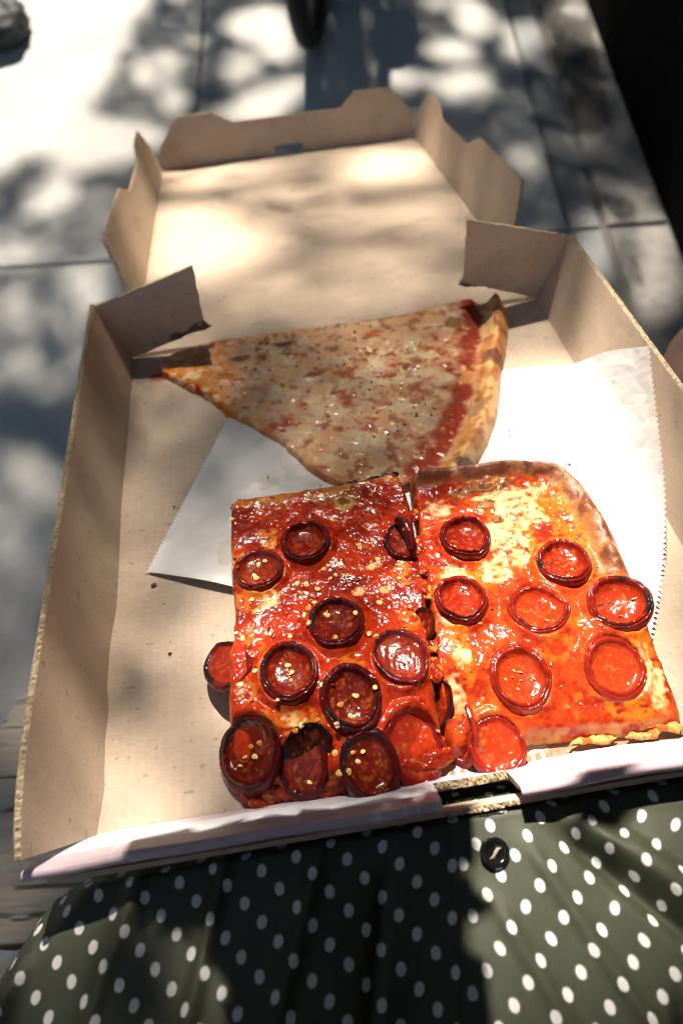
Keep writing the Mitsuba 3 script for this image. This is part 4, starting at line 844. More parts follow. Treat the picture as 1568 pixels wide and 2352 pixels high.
while n_ < 130:
    c_ = rnd.choice([(95, 330, 22), (110, 325, 20), (150, 320, 40), (170, 290, 40), (150, 265, 30), (190, 260, 25), (165, 245, 25), (200, 300, 40), (150, 330, 30), (185, 235, 30)]); a_, r_ = rnd.uniform(0, 6.28), c_[2] * math.sqrt(rnd.random())
    x, y = c_[0] + r_ * math.cos(a_), c_[1] + r_ * math.sin(a_)
    if not shapely.contains_xy(OSP, x, y): continue
    flake('herb_flake', x, y, topz(SC, x, y), rnd.uniform(0.6, 1.5), rnd.uniform(0.5, 0.95), rnd.choice(['herb', 'herb', 'herb', 'herb_pale']), SC, 0.18); n_ += 1
def crumb_on(name, label, cat, x, y, a, b, bsdf, z=0.3, group=None):
    k = flake(name, x, y, z, a, b, bsdf); lab(k, label, cat, group); return k
crumb_on('chili_flake', 'red chili flake on bare cardboard just below the left corner of the wax paper', 'chili flake', 20.3, 134.9, 1.9, 1.5, 'chili_skin')
crumb_on('chili_flake', 'tiny red chili flake on bare cardboard left of the dark pizza square', 'chili flake', 29.8, 88.1, 1.1, 0.9, 'chili_skin')
crumb_on('dry_herb', 'thin dried herb stem on cardboard left of the cheese slice, the farther of two', 'herb', 56.5, 309, 2.6, 0.3, 'herb_pale')
crumb_on('dry_herb', 'thin dried herb stem on cardboard left of the cheese slice, the nearer of two', 'herb', 52.5, 294.5, 2.8, 0.3, 'herb')
crumb_on('herb_flake', 'dark speck of herb on cardboard between the left wall and the wax paper', 'herb', 31, 194.5, 0.8, 0.6, 'herb')
for x, y, s_, m_, l_ in [(238, 214, 0.9, 'herb_pale', 'tan crumb on white paper right of the slice crust, farther of a pair'), (237, 209, 0.9, 'herb_pale', 'tan crumb on white paper right of the slice crust, nearer of a pair'), (228, 223, 0.8, 'herb', 'small green-grey crumb on the white wax paper beside the slice crust'), (263, 176, 1.0, 'chili_skin', 'reddish brown crumb on the white wax paper beyond the golden crust corner'), (118, 190, 0.8, 'herb', 'dark crumb on the white wax paper between the slice and the left square'), (88, 205, 0.9, 'herb_pale', 'pale crumb on the white wax paper left of the cheese slice edge')]:
    crumb_on('crumb', l_, 'crumb', x, y, s_, s_ * 0.6, m_, 2.6)

# ------------------------------------------------------------------ person: legs and skirt of whoever holds the box on the lap
pr = thing('person', 'seated person in dark olive polka dot skirt with the pizza box on the lap', 'person')
def limb_body(chain):
    out = None
    for (a, ra), (b, rb) in chain:
        s1 = m3.Manifold.sphere(ra, 28).translate(list(map(float, a))); s2 = m3.Manifold.sphere(rb, 28).translate(list(map(float, b)))
        h_ = m3.Manifold.batch_hull([s1, s2]); out = h_ if out is None else out + h_
    return out
KN = np.array([0.3077, 0.4073, 0.5863])
legs = limb_body([(((0.0, -0.22, 0.66), 0.13), ((0.03, -0.20, 0.66), 0.13)), (((-0.06, -0.16, 0.625), 0.085), ((-0.055, 0.20, 0.565), 0.066)), (((-0.055, 0.20, 0.565), 0.066), ((-0.05, 0.40, 0.505), 0.055)), (((-0.05, 0.40, 0.505), 0.052), ((-0.04, 0.36, 0.33), 0.050)), (((-0.04, 0.36, 0.33), 0.050), ((-0.03, 0.32, 0.09), 0.034)), (((-0.03, 0.31, 0.05), 0.036), ((-0.04, 0.44, 0.03), 0.028)),
                  (((0.09, -0.16, 0.625), 0.085), ((0.20, 0.18, 0.59), 0.066)), (((0.20, 0.18, 0.59), 0.066), (KN, 0.055)), ((KN + [0, -0.006, -0.01], 0.053), ((0.30, 0.36, 0.36), 0.052)), (((0.30, 0.36, 0.36), 0.052), ((0.30, 0.33, 0.09), 0.034)), (((0.30, 0.32, 0.05), 0.036), ((0.31, 0.45, 0.03), 0.028))])
lm = legs.refine_to_length(0.014).to_mesh(); lt = trimesh.Trimesh(lm.vert_properties[:, :3], lm.tri_verts); trimesh.smoothing.filter_taubin(lt, iterations=12)
obj('body', lt, 'skin', pr, smooth=True)
# the upper body behind the camera: bodice, head with face and hair, arms holding the camera up
def soft(chain, ln, it=14):
    q_ = limb_body(chain).refine_to_length(ln).to_mesh(); q_ = trimesh.Trimesh(q_.vert_properties[:, :3], q_.tri_verts); trimesh.smoothing.filter_taubin(q_, iterations=it); return q_
obj('bodice', soft([(((-0.07, -0.24, 0.66), 0.11), ((0.10, -0.24, 0.66), 0.11)), (((-0.07, -0.24, 0.66), 0.11), ((-0.07, -0.27, 0.86), 0.10)), (((0.10, -0.24, 0.66), 0.11), ((0.10, -0.27, 0.86), 0.10)), (((-0.07, -0.27, 0.86), 0.10), ((0.10, -0.27, 0.86), 0.10)), (((-0.08, -0.27, 0.88), 0.105), ((-0.13, -0.26, 1.09), 0.065)), (((0.11, -0.27, 0.88), 0.105), ((0.16, -0.26, 1.09), 0.065)), (((-0.13, -0.26, 1.09), 0.065), ((0.16, -0.26, 1.09), 0.065)), (((-0.06, -0.24, 0.95), 0.10), ((0.09, -0.24, 0.95), 0.10)), (((0.015, -0.26, 0.9), 0.10), ((0.015, -0.26, 1.1), 0.08))], 0.02), 'plain_cloth', pr, smooth=True)
obj('arm', soft([(((-0.155, -0.26, 1.08), 0.052), ((-0.24, -0.20, 0.86), 0.042)), (((-0.24, -0.20, 0.86), 0.042), ((-0.13, -0.10, 1.07), 0.028)), (((-0.13, -0.10, 1.07), 0.028), ((-0.085, -0.085, 1.10), 0.024))] + [(((-0.085, -0.085, 1.10), 0.020), ((-0.055, -0.075 - 0.004 * i, 1.125 - 0.018 * i), 0.009)) for i in range(4)], 0.008), 'skin', pr, smooth=True)
obj('arm', soft([(((0.185, -0.26, 1.08), 0.052), ((0.26, -0.20, 0.86), 0.042)), (((0.26, -0.20, 0.86), 0.042), ((0.13, -0.10, 1.07), 0.028)), (((0.13, -0.10, 1.07), 0.028), ((0.085, -0.085, 1.10), 0.024))] + [(((0.085, -0.085, 1.10), 0.020), ((0.055, -0.075 - 0.004 * i, 1.125 - 0.018 * i), 0.009)) for i in range(4)], 0.008), 'skin', pr, smooth=True)
obj('head', soft([(((0.015, -0.26, 1.10), 0.055), ((0.012, -0.235, 1.20), 0.052)), (((0.01, -0.215, 1.30), 0.088), ((0.01, -0.175, 1.285), 0.075)), (((0.01, -0.175, 1.27), 0.062), ((0.01, -0.125, 1.215), 0.030)), (((0.01, -0.118, 1.285), 0.010), ((0.01, -0.088, 1.255), 0.013)), (((0.0, -0.12, 1.225), 0.012), ((0.02, -0.12, 1.225), 0.012))] + [(((0.01 + s * 0.082, -0.205, 1.29), 0.012), ((0.01 + s * 0.084, -0.20, 1.255), 0.010)) for s in (-1, 1)], 0.009, 8), 'skin', pr, smooth=True)
obj('hair', soft([(((0.01, -0.235, 1.325), 0.092), ((0.01, -0.19, 1.345), 0.066)), (((-0.06, -0.245, 1.30), 0.05), ((-0.085, -0.26, 1.08), 0.035)), (((0.08, -0.245, 1.30), 0.05), ((0.105, -0.26, 1.08), 0.035)), (((0.01, -0.28, 1.30), 0.075), ((0.01, -0.32, 1.06), 0.055))], 0.012), 'hair_dark', pr, smooth=True)
# skirt: one cloth sheet over the lap
SX, SY = np.arange(-0.245, 0.262, 0.0016), np.arange(-0.30, 0.33, 0.0016)
GX, GY = np.meshgrid(SX, SY, indexing='ij')
def gl(d_, w_): return np.exp(-(d_ / w_) ** 2)
def seg(x, y, x0, y0, x1, y1):
    """signed distance to the line and a 0..1 fade along it"""
    L_ = math.hypot(x1 - x0, y1 - y0); ux, uy = (x1 - x0) / L_, (y1 - y0) / L_
    t = ((x - x0) * ux + (y - y0) * uy) / L_; return (x - x0) * -uy + (y - y0) * ux, sst(-0.15, 0.15, t) * sst(1.15, 0.85, t)
def skirt(x, y):
    z = 0.7575 + 0 * x; yl = 0.044 + 0.103 * (x + 0.115)
    z = z - np.clip(y - yl, 0, 0.03) * 1.6
    z = z - np.clip(y - yl - 0.03, 0, 1) * 0.262
    z = z + 0.9 * np.clip(-0.11 - y, 0, 1) ** 1.15
    dl = np.clip(-(x - 0.0), 0, 1); dr_ = np.clip(x - 0.06, 0, 1)
    z = z - 0.40 * dl ** 1.75 - 45 * np.clip(-0.108 - x - 0.8 * np.clip(0.045 - y, -0.1, 0.1), 0, 1) ** 2.0
    z = z - 1.2 * np.clip(x - 0.15, 0, 1) ** 1.4
    z = z - 0.006 * gl(x - 0.012, 0.02) * sst(0.05, 0.02, y)
    for x0, y0, x1, y1, h_, w_ in [(0.075, 0.052, 0.14, -0.01, -0.0035, 0.0032), (0.083, 0.056, 0.15, 0.0, 0.0040, 0.0045), (0.060, 0.050, 0.098, -0.02, 0.0016, 0.003), (0.098, 0.050, 0.135, 0.02, 0.0022, 0.003), (0.045, 0.03, 0.075, -0.03, 0.0014, 0.003),
                                   (-0.055, 0.06, -0.075, -0.03, 0.0020, 0.003), (-0.02, 0.05, -0.045, -0.03, 0.0018, 0.0035), (-0.09, 0.05, -0.12, -0.04, 0.0022, 0.004), (0.005, 0.04, -0.01, -0.04, -0.0018, 0.003), (-0.125, 0.07, -0.15, -0.02, 0.0035, 0.006)]:
        dd, k_ = seg(x, y, x0, y0, x1, y1); z = z + 1.35 * h_ * gl(dd, w_) * k_
    z = z + 0.0012 * (meshkit.fbm(np.stack([x * 45, y * 25, 0 * x], -1), 3, 17) - 0.5)
    # overlapping button placket: its left edge stands proud
    ed = 0.0345 + (y - 0.055) * 0.105
    z = z + 0.0018 * sst(-0.0006, 0.0006, x - ed) * sst(0.075, 0.0, x - ed)
    return np.maximum(z, 0.53 + 0 * x)
GZs = skirt(GX, GY)
su = np.cumsum(np.r_[np.zeros((1, len(SY))), np.hypot(np.diff(GX, axis=0), np.diff(GZs, axis=0))], axis=0); i0 = np.searchsorted(SX, 0.03); su = su - su[i0:i0 + 1]
sv = np.cumsum(np.c_[np.zeros((len(SX), 1)), np.hypot(np.diff(GY, axis=1), np.diff(GZs, axis=1))], axis=1); j0 = np.searchsorted(SY, 0.0); sv = sv - sv[:, j0:j0 + 1]
ii, jj = np.meshgrid(np.arange(len(SX) - 1), np.arange(len(SY) - 1), indexing='ij'); q0 = (ii * len(SY) + jj).ravel(); n_ = len(SY)
FQ = np.stack([q0, q0 + n_, q0 + n_ + 1, q0 + 1], 1)
VQ = np.stack([GX, GY, GZs], -1).reshape(-1, 3)
keep = VQ[FQ][:, :, 2].max(1) > 0.5305
FQ = FQ[keep]
sk = obj('skirt', (VQ, FQ), 'polka_cloth', pr, smooth=True, uv=np.c_[su.ravel(), sv.ravel()])
def button(x, y, nx, ny):
    pf = 0.9 * np.array([(0, 0.0006), (0.0030, 0.0007), (0.0034, 0.0011), (0.0040, 0.0019), (0.0052, 0.0022), (0.0062, 0.0018), (0.0066, 0.0010), (0.0062, 0.0002), (0, 0.0)])
    m = trimesh.creation.revolve(pf, sections=40)
    nrm = np.array([nx, ny, 1.0]); nrm /= np.linalg.norm(nrm); M_ = trimesh.geometry.align_vectors([0, 0, 1], nrm); z0 = float(skirt(np.array([x]), np.array([y]))[0]); M_[:3, 3] = [x, y, z0 + 0.0004]
    m.apply_transform(M_); b_ = obj('button', m, 'button_black', sk, smooth=40)
    tm = []
    for k in range(7):
        p_ = spline([(-0.0020 + 0.0003 * k, -0.0018 + rnd.uniform(-4e-4, 4e-4), 0.0008), (0.0 + rnd.uniform(-3e-4, 3e-4), rnd.uniform(-6e-4, 6e-4), 0.0016), (0.0008 + 0.0003 * k, 0.0018, 0.0008)], 8)
        tm.append(tube(p_, 0.00022, 5))
    m = cat_(tm); m.apply_transform(M_); obj('button_thread', m, 'thread', sk)
button(0.0472, 0.0465, 0.15, -0.05)

# ------------------------------------------------------------------ the street tree whose crown shades the place (its leaves stand where light and shade fall as they do)
GAPS = [(0.25,7,9,[(-0.098,0.014),(-0.141,0.318),(0.154,0.351),(0.193,0.087),(0.217,-0.076),(-0.079,-0.125)]),(0.15,6.5,8.4,[(-0.08,-0.126),(0.217,-0.08),(0.23,-0.17),(0.177,-0.163),(0.152,-0.236),(0.001,-0.258),(0.009,-0.329),(-0.037,-0.311),(-0.059,-0.274)]),(0.12,6.5,8.4,[(-0.057,-0.14),(0.171,-0.082),(0.192,-0.095),(0.179,-0.176),(0.15,-0.249),(0.072,-0.262)]),(1,4.5,6.5,[(-0.099,0.014),(-0.111,0.092),(-0.123,0.162),(-0.109,0.183),(-0.074,0.162),(-0.024,0.116),(0.007,0.067),(0.004,0.03),(-0.021,0.012),(-0.051,-0.012)]),(0.75,4.5,6.5,[(-0.141,0.314),(-0.045,0.318),(-0.011,0.273),(-0.047,0.247),(-0.074,0.226),(-0.126,0.226)]),(1,4.5,6.5,[(0.163,0.257),(0.157,0.233),(0.145,0.213),(0.128,0.201),(0.109,0.198),(0.091,0.206),(0.079,0.222),(0.073,0.244),(0.076,0.269),(0.088,0.292),(0.107,0.306),(0.128,0.309),(0.147,0.3),(0.159,0.281)]),(0.55,4.5,6.5,[(0.162,0.095),(0.157,0.09),(0.145,0.086),(0.127,0.085),(0.108,0.087),(0.09,0.091),(0.078,0.097),(0.073,0.104),(0.077,0.109),(0.09,0.113),(0.108,0.114),(0.128,0.112),(0.146,0.108),(0.158,0.102)]),(0.5,4.5,6.5,[(0.064,0.152),(0.061,0.14),(0.053,0.132),(0.041,0.129),(0.028,0.133),(0.015,0.141),(0.006,0.154),(0.002,0.168),(0.004,0.181),(0.012,0.19),(0.025,0.193),(0.039,0.189),(0.052,0.18),(0.061,0.166)]),(0.14,3.4,5.2,[(-0.079,-0.128),(-0.029,-0.111),(-0.038,-0.121),(-0.071,-0.137)]),(0.5,3.4,5.2,[(0.222,-0.157),(0.218,-0.161),(0.212,-0.161),(0.206,-0.157),(0.201,-0.151),(0.197,-0.142),(0.196,-0.134),(0.198,-0.127),(0.202,-0.124),(0.208,-0.124),(0.214,-0.128),(0.219,-0.135),(0.223,-0.143),(0.224,-0.151)]),(0.75,3.4,5.2,[(-0.048,-0.313),(-0.036,-0.312),(0.01,-0.33),(0.012,-0.37),(0.003,-0.381),(0.013,-0.419),(0.033,-0.429),(-0.035,-0.441),(-0.046,-0.371)]),(0.9,3.4,5.2,[(-0.044,-0.371),(-0.011,-0.385),(0.009,-0.417),(-0.005,-0.427),(-0.036,-0.437)]),(0.34,6.5,8.4,[(0.01,-0.287),(0.113,-0.271),(0.117,-0.334),(0.109,-0.404),(0.115,-0.437),(0.031,-0.444),(0.009,-0.393)]),(1,3.4,5.2,[(0.18,-0.163),(0.231,-0.172),(0.278,-0.158),(0.263,-0.26),(0.244,-0.318),(0.224,-0.306),(0.21,-0.243),(0.161,-0.233)]),(0.5,3.4,5.2,[(0.113,-0.274),(0.202,-0.28),(0.189,-0.31),(0.151,-0.297),(0.117,-0.337)]),(1,3.4,5.2,[(0.123,-0.337),(0.145,-0.305),(0.168,-0.303),(0.202,-0.28),(0.208,-0.303),(0.217,-0.348),(0.214,-0.409),(0.208,-0.427),(0.166,-0.426),(0.119,-0.435),(0.115,-0.414),(0.116,-0.368)]),(1,3.4,5.2,[(0.229,-0.169),(0.239,-0.171),(0.249,-0.189),(0.263,-0.263),(0.258,-0.277)]),(0.45,3.4,5.2,[(0.218,-0.087),(0.235,-0.107),(0.247,-0.174),(0.229,-0.168)]),(0.7,3.4,5.2,[(-0.046,-0.371),(-0.036,-0.439),(-0.042,-0.482),(-0.057,-0.38)]),(0.35,3.4,5.2,[(-0.079,-0.137),(-0.048,-0.358),(-0.057,-0.38),(-0.09,-0.157)]),(1,3.4,5.2,[(0.112,-0.393),(0.216,-0.403),(0.199,-0.455),(0.113,-0.47)]),(0.8,3.4,5.2,[(-0.036,-0.44),(0.001,-0.437),(0.007,-0.478),(-0.046,-0.485)]),(0.1,3.4,5.2,[(0.001,-0.437),(0.108,-0.426),(0.11,-0.468),(0.007,-0.478)]),(0.001,1.0,1.5,[(-0.01,-0.462),(0.116,-0.445),(0.114,-0.462),(0.116,-0.474),(0.117,-0.495),(0.117,-0.505),(0.036,-0.507),(0.02,-0.482)]),(0.32,3.4,5.2,[(-0.059,-0.467),(-0.01,-0.462),(0.02,-0.482),(0.036,-0.507),(-0.065,-0.511)]),(0.95,1.2,1.8,[(0.118,-0.447),(0.208,-0.428),(0.195,-0.502),(0.118,-0.505),(0.117,-0.493),(0.116,-0.474)]),(0.95,3.4,5.2,[(-0.208,-0.204),(-0.165,-0.193),(-0.169,-0.304),(-0.175,-0.357)]),(0.14,6.0,8.5,[(-0.911,1.719),(-0.27,1.7),(-0.258,1.212),(-0.4,1.214),(-0.366,0.874),(-0.418,0.823),(-0.453,0.215),(-0.537,0.213)]),(1,6.0,8.5,[(-0.88,1.686),(-0.379,1.671),(-0.429,1.551),(-0.451,1.48),(-0.47,1.399),(-0.514,1.286),(-0.47,1.236),(-0.391,1.214),(-0.343,1.208),(-0.387,1.18),(-0.414,1.12),(-0.448,1.099),(-0.537,1.111),(-0.582,1.158),(-0.639,1.158),(-0.744,1.123)]),(1,6.0,8.5,[(-0.214,1.503),(-0.162,1.552),(-0.083,1.564),(-0.051,1.499),(-0.049,1.424),(-0.081,1.399),(-0.111,1.426),(-0.146,1.46),(-0.192,1.461)]),(1,6.0,8.5,[(-0.29,1.322),(-0.292,1.312),(-0.299,1.303),(-0.31,1.299),(-0.322,1.299),(-0.333,1.304),(-0.341,1.312),(-0.345,1.323),(-0.343,1.334),(-0.336,1.343),(-0.325,1.347),(-0.313,1.347),(-0.301,1.342),(-0.293,1.333)]),(0.7,6.0,8.5,[(-0.327,1.39),(-0.33,1.376),(-0.342,1.364),(-0.36,1.358),(-0.38,1.359),(-0.398,1.365),(-0.412,1.377),(-0.418,1.392),(-0.415,1.407),(-0.403,1.418),(-0.386,1.425),(-0.365,1.424),(-0.346,1.417),(-0.332,1.405)]),(0.6,6.0,8.5,[(-0.269,1.432),(-0.278,1.423),(-0.294,1.421),(-0.312,1.428),(-0.331,1.442),(-0.346,1.46),(-0.354,1.479),(-0.354,1.496),(-0.345,1.505),(-0.329,1.507),(-0.31,1.5),(-0.291,1.485),(-0.276,1.467),(-0.268,1.448)]),(0.6,6.0,8.5,[(-0.136,1.393),(-0.14,1.376),(-0.151,1.363),(-0.167,1.356),(-0.184,1.356),(-0.2,1.364),(-0.212,1.378),(-0.216,1.395),(-0.213,1.412),(-0.202,1.425),(-0.185,1.433),(-0.167,1.432),(-0.151,1.424),(-0.14,1.41)]),(1,6.0,8.5,[(-0.241,1.27),(-0.116,1.311),(0.035,1.342),(0.037,1.319),(-0.097,1.29),(-0.231,1.249)]),(1,6.0,8.5,[(-0.031,1.286),(-0.041,1.275),(-0.069,1.263),(-0.11,1.252),(-0.156,1.245),(-0.198,1.242),(-0.228,1.245),(-0.24,1.252),(-0.231,1.263),(-0.203,1.275),(-0.162,1.286),(-0.115,1.294),(-0.072,1.296),(-0.042,1.293)]),(1,6.0,8.5,[(-0.519,1.064),(-0.519,1.05),(-0.529,1.036),(-0.546,1.025),(-0.567,1.019),(-0.588,1.018),(-0.605,1.023),(-0.615,1.034),(-0.616,1.047),(-0.607,1.061),(-0.589,1.072),(-0.568,1.079),(-0.546,1.08),(-0.529,1.074)]),(0.9,6.0,8.5,[(-0.546,0.928),(-0.55,0.919),(-0.566,0.911),(-0.589,0.907),(-0.616,0.907),(-0.64,0.911),(-0.659,0.919),(-0.667,0.928),(-0.663,0.938),(-0.648,0.946),(-0.624,0.95),(-0.597,0.95),(-0.572,0.945),(-0.554,0.938)]),(0.6,6.0,8.5,[(-0.544,0.802),(-0.544,0.781),(-0.551,0.764),(-0.564,0.755),(-0.58,0.755),(-0.596,0.764),(-0.61,0.781),(-0.618,0.802),(-0.619,0.824),(-0.612,0.841),(-0.599,0.851),(-0.583,0.851),(-0.566,0.841),(-0.552,0.824)]),(0.75,6.0,8.5,[(-0.431,0.866),(-0.432,0.843),(-0.44,0.826),(-0.453,0.816),(-0.469,0.816),(-0.486,0.826),(-0.499,0.843),(-0.506,0.866),(-0.506,0.888),(-0.498,0.907),(-0.485,0.917),(-0.468,0.917),(-0.451,0.907),(-0.438,0.888)]),(0.6,6.0,8.5,[(-0.496,0.965),(-0.498,0.955),(-0.506,0.947),(-0.52,0.942),(-0.535,0.942),(-0.55,0.947),(-0.561,0.955),(-0.566,0.965),(-0.564,0.976),(-0.556,0.984),(-0.543,0.989),(-0.527,0.988),(-0.512,0.984),(-0.501,0.975)]),(0.5,6.0,8.5,[(-0.486,0.545),(-0.486,0.526),(-0.492,0.51),(-0.503,0.502),(-0.517,0.502),(-0.531,0.51),(-0.543,0.525),(-0.551,0.544),(-0.552,0.564),(-0.546,0.58),(-0.534,0.589),(-0.52,0.589),(-0.505,0.581),(-0.493,0.565)]),(0.5,6.0,8.5,[(-0.542,0.667),(-0.542,0.655),(-0.546,0.645),(-0.554,0.639),(-0.564,0.639),(-0.575,0.644),(-0.583,0.654),(-0.588,0.667),(-0.589,0.68),(-0.584,0.69),(-0.576,0.696),(-0.566,0.696),(-0.556,0.69),(-0.547,0.68)]),(0.02,6.0,8.5,[(-0.034,1.693),(0.193,1.686),(0.155,1.283),(-0.049,1.286)]),(1,6.0,8.5,[(-0.203,1.287),(-0.116,1.313),(-0.033,1.333),(-0.031,1.313),(-0.117,1.288)]),(1,6.0,8.5,[(0.411,1.531),(0.402,1.509),(0.386,1.492),(0.367,1.483),(0.347,1.483),(0.33,1.493),(0.32,1.511),(0.319,1.533),(0.327,1.555),(0.343,1.573),(0.363,1.582),(0.384,1.582),(0.401,1.571),(0.41,1.553)]),(0.7,6.0,8.5,[(0.321,1.569),(0.316,1.556),(0.306,1.546),(0.293,1.541),(0.279,1.542),(0.267,1.547),(0.26,1.558),(0.259,1.57),(0.263,1.583),(0.273,1.593),(0.287,1.598),(0.301,1.598),(0.312,1.592),(0.32,1.581)]),(1,6.0,8.5,[(0.527,1.472),(0.516,1.446),(0.499,1.426),(0.478,1.415),(0.457,1.416),(0.441,1.427),(0.432,1.448),(0.432,1.475),(0.442,1.501),(0.46,1.523),(0.482,1.534),(0.503,1.534),(0.52,1.521),(0.528,1.499)]),(1,6.0,8.5,[(0.656,1.539),(0.645,1.517),(0.623,1.5),(0.597,1.491),(0.571,1.492),(0.549,1.502),(0.537,1.52),(0.536,1.542),(0.547,1.564),(0.568,1.581),(0.595,1.591),(0.622,1.59),(0.644,1.579),(0.656,1.561)]),(1,6.0,8.5,[(0.653,1.463),(0.644,1.44),(0.629,1.422),(0.613,1.412),(0.597,1.413),(0.586,1.423),(0.581,1.441),(0.583,1.464),(0.593,1.488),(0.607,1.507),(0.624,1.517),(0.64,1.517),(0.652,1.506),(0.656,1.486)]),(1,6.0,8.5,[(0.345,1.436),(0.338,1.425),(0.324,1.416),(0.306,1.411),(0.286,1.412),(0.268,1.417),(0.257,1.426),(0.254,1.438),(0.26,1.45),(0.274,1.459),(0.293,1.463),(0.314,1.463),(0.331,1.457),(0.342,1.448)]),(1,6.0,8.5,[(0.263,1.348),(0.255,1.339),(0.237,1.333),(0.211,1.329),(0.183,1.33),(0.158,1.334),(0.141,1.341),(0.136,1.35),(0.143,1.359),(0.161,1.365),(0.188,1.369),(0.216,1.368),(0.241,1.364),(0.258,1.357)]),(0.9,6.0,8.5,[(0.338,1.359),(0.332,1.348),(0.319,1.34),(0.302,1.335),(0.285,1.336),(0.269,1.341),(0.259,1.349),(0.257,1.36),(0.262,1.371),(0.275,1.38),(0.292,1.384),(0.31,1.384),(0.326,1.379),(0.335,1.37)]),(1,6.0,8.5,[(0.38,1.307),(0.372,1.293),(0.354,1.283),(0.33,1.277),(0.304,1.278),(0.282,1.284),(0.267,1.295),(0.264,1.308),(0.272,1.322),(0.29,1.333),(0.314,1.339),(0.34,1.338),(0.363,1.332),(0.377,1.32)]),(0.7,6.0,8.5,[(0.551,1.154),(0.546,1.145),(0.536,1.139),(0.523,1.135),(0.51,1.136),(0.499,1.139),(0.492,1.146),(0.491,1.154),(0.496,1.163),(0.506,1.169),(0.519,1.173),(0.533,1.173),(0.544,1.169),(0.55,1.162)]),(0.5,6.0,8.5,[(0.436,1.113),(0.43,1.098),(0.419,1.086),(0.406,1.079),(0.393,1.079),(0.383,1.086),(0.377,1.098),(0.377,1.113),(0.383,1.129),(0.394,1.141),(0.408,1.148),(0.421,1.148),(0.431,1.141),(0.437,1.128)]),(1,6.0,8.5,[(0.546,0.939),(0.538,0.925),(0.524,0.913),(0.506,0.907),(0.488,0.907),(0.474,0.913),(0.466,0.925),(0.466,0.94),(0.474,0.954),(0.488,0.966),(0.506,0.973),(0.524,0.973),(0.539,0.966),(0.546,0.954)]),(1,6.0,8.5,[(0.642,0.957),(0.634,0.942),(0.623,0.929),(0.609,0.923),(0.596,0.923),(0.587,0.929),(0.583,0.942),(0.585,0.957),(0.593,0.973),(0.605,0.986),(0.619,0.993),(0.632,0.993),(0.641,0.986),(0.645,0.973)]),(0.9,6.0,8.5,[(0.519,0.875),(0.512,0.86),(0.5,0.849),(0.486,0.842),(0.473,0.842),(0.462,0.848),(0.456,0.86),(0.457,0.875),(0.464,0.889),(0.476,0.901),(0.49,0.908),(0.504,0.908),(0.515,0.901),(0.52,0.889)]),(1,6.0,8.5,[(0.628,0.875),(0.619,0.859),(0.606,0.846),(0.589,0.839),(0.574,0.839),(0.562,0.846),(0.556,0.859),(0.557,0.875),(0.566,0.891),(0.58,0.904),(0.597,0.911),(0.613,0.911),(0.625,0.904),(0.63,0.891)]),(1,6.0,8.5,[(0.606,0.806),(0.598,0.792),(0.586,0.781),(0.572,0.775),(0.558,0.775),(0.547,0.781),(0.542,0.792),(0.543,0.805),(0.55,0.819),(0.563,0.83),(0.577,0.837),(0.592,0.837),(0.602,0.83),(0.607,0.819)]),(0.5,6.0,8.5,[(0.607,1.017),(0.6,1.005),(0.591,0.995),(0.579,0.99),(0.568,0.99),(0.56,0.996),(0.556,1.005),(0.557,1.018),(0.563,1.03),(0.573,1.04),(0.585,1.046),(0.596,1.046),(0.604,1.04),(0.608,1.03)]),(0.4,6.0,8.5,[(0.575,1.202),(0.568,1.193),(0.557,1.185),(0.541,1.181),(0.526,1.181),(0.513,1.186),(0.505,1.194),(0.503,1.203),(0.509,1.213),(0.521,1.22),(0.537,1.225),(0.553,1.224),(0.566,1.22),(0.574,1.212)])]
tr_ = thing('street_tree', 'leafy street tree over the pavement, known here by the dappled shade it throws', 'tree')
E1 = np.array([0.994359200551929, 0.0, 0.10606498139220576]); E2 = np.array([0.0698459108202929, 0.7525632323042543, -0.6548054139402459])
def leafset(A, B_, dist, size, g):
    """small pointed leaves, each bent along its midrib"""
    n = len(A); C = np.outer(A, E1) + np.outer(B_, E2) + dist[:, None] * SUN
    f = g.normal(size=(n, 3)); f[:, 2] *= 0.5; f /= np.linalg.norm(f, axis=1, keepdims=True)
    u = g.normal(size=(n, 3)) * 0.55 + [0, 0, 1]; u -= (u * f).sum(1, keepdims=True) * f; u /= np.linalg.norm(u, axis=1, keepdims=True)
    s = np.cross(u, f); L_ = size[:, None]; W = 0.30 * L_
    P0 = C - f * L_ * 0.5; P3 = C + f * L_ * 0.5; mid = C - u * L_ * 0.05
    V = np.stack([P0, mid + s * W - f * L_ * 0.05, P3, mid - s * W - f * L_ * 0.05, C], 1).reshape(-1, 3)
    i = np.arange(n)[:, None] * 5
    F = np.concatenate([i + [0, 1, 4], i + [1, 2, 4], i + [2, 3, 4], i + [3, 0, 4]])
    return V, F
cell = 0.006; a0, b0, a1, b1 = -1.5, -0.85, 1.1, 2.1
ga, gb = np.meshgrid(np.arange(a0, a1, cell), np.arange(b0, b1, cell), indexing='ij')
TM = np.full(ga.shape, 0.04); LO = np.full(ga.shape, 6.0); HI = np.full(ga.shape, 8.5); CL = np.zeros(ga.shape, bool)
W1 = meshkit.fbm(np.stack([ga / 0.11, gb / 0.11, 0 * ga], -1), 3, 31) * 2 - 1; W2 = meshkit.fbm(np.stack([ga / 0.11, gb / 0.11, 0 * ga + 4], -1), 3, 32) * 2 - 1
for T_, lo, hi, pts in GAPS:
    pg = Polygon(pts).buffer(0); am = 0.05 if hi == 8.5 else 0.012; m_ = shapely.contains_xy(pg, ga + am * W1, gb + am * W2); TM[m_] = T_; LO[m_] = lo; HI[m_] = hi
    if T_ < 1: CL[m_] = False
    e_ = 0.010 if hi < 6 else 0.010
    if T_ >= 1: CL[shapely.contains_xy(pg.buffer(e_), ga + am * W1, gb + am * W2)] = True
g = np.random.default_rng(5)
LS = 0.036; AE = 0.30 * LS * LS * 0.62
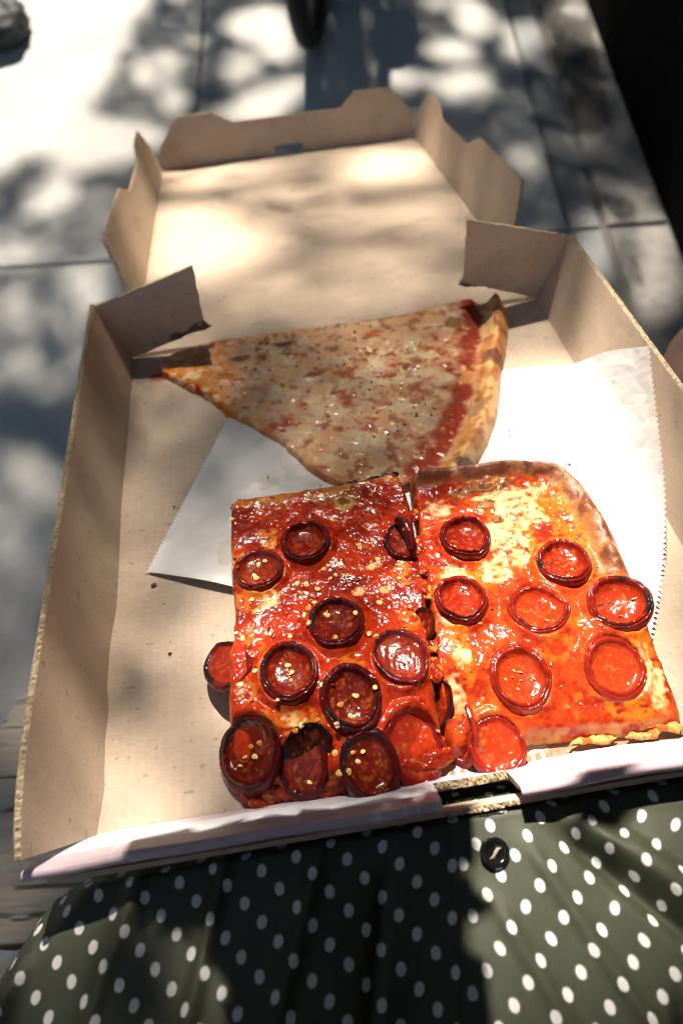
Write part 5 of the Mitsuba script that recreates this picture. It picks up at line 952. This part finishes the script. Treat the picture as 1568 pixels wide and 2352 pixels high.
dens = -np.log(np.clip(TM, 0.001, 1)) / AE * cell * cell * 1.05; dens[CL] = 0
cnt = g.poisson(dens); ia, ib = np.nonzero(cnt); rep = cnt[ia, ib]; ia, ib = np.repeat(ia, rep), np.repeat(ib, rep)
A = ga[ia, ib] + g.uniform(-.5, .5, len(ia)) * cell; Bq = gb[ia, ib] + g.uniform(-.5, .5, len(ia)) * cell
V1, F1 = leafset(A, Bq, g.uniform(LO[ia, ib], HI[ia, ib]), LS * g.uniform(0.8, 1.2, len(A)), g)
# the rest of the crown, around and above
n = 150000; q = g.uniform([-6.5, -5.5], [6.0, 6.5], (n, 2)); kk = ~((q[:, 0] > a0) & (q[:, 0] < a1) & (q[:, 1] > b0) & (q[:, 1] < b1)) & (meshkit.fbm(np.c_[q * 1.3, 0 * q[:, 0]], 3, 6) > 0.36); q = q[kk]
V2, F2 = leafset(q[:, 0], q[:, 1], g.uniform(5.0, 8.5, len(q)), g.uniform(0.08, 0.13, len(q)), g)
lab(obj('crown', (np.vstack([V1, V2]), np.vstack([F1, F2 + len(V1)])), 'leaf_green', tr_, smooth=False), kind='stuff')
base = np.array([-2.6, 5.2, 0.0])
obj('trunk', tube(spline([base, base + [0.05, 0, 1.5], base + [0.25, -0.1, 3.0], base + [0.6, -0.3, 4.4]], 20), np.linspace(0.17, 0.10, 20), 16), 'bark', tr_, smooth=True)
for k, (d_, l_) in enumerate([((0.8, -0.3, 1.0), 2.6), ((-0.7, -0.2, 1.2), 2.4), ((0.1, 0.8, 1.2), 2.3), ((1.0, 0.3, 0.9), 2.8), ((-0.2, -0.9, 1.2), 2.0)]):
    d_ = np.array(d_) / np.linalg.norm(d_); s_ = base + [0.45 + 0.03 * k, -0.2, 3.7 + 0.12 * k]
    obj('limb', tube(spline([s_, s_ + d_ * l_ * 0.5 + [0, 0, 0.1], s_ + d_ * l_], 14), np.linspace(0.075, 0.015, 14), 10), 'bark', tr_, smooth=True)
# a hanging twig that carries the lowest leaves, running up into the crown
P0 = np.array([-0.015, 0.015, 0.76])
tw = [P0 + SUN * d_ + E1 * 0.012 * math.sin(d_ * 1.7) for d_ in np.linspace(0.95, 6.2, 26)]
obj('twig', tube(np.array(tw), np.linspace(0.0015, 0.012, 26), 8), 'bark', tr_, smooth=True)
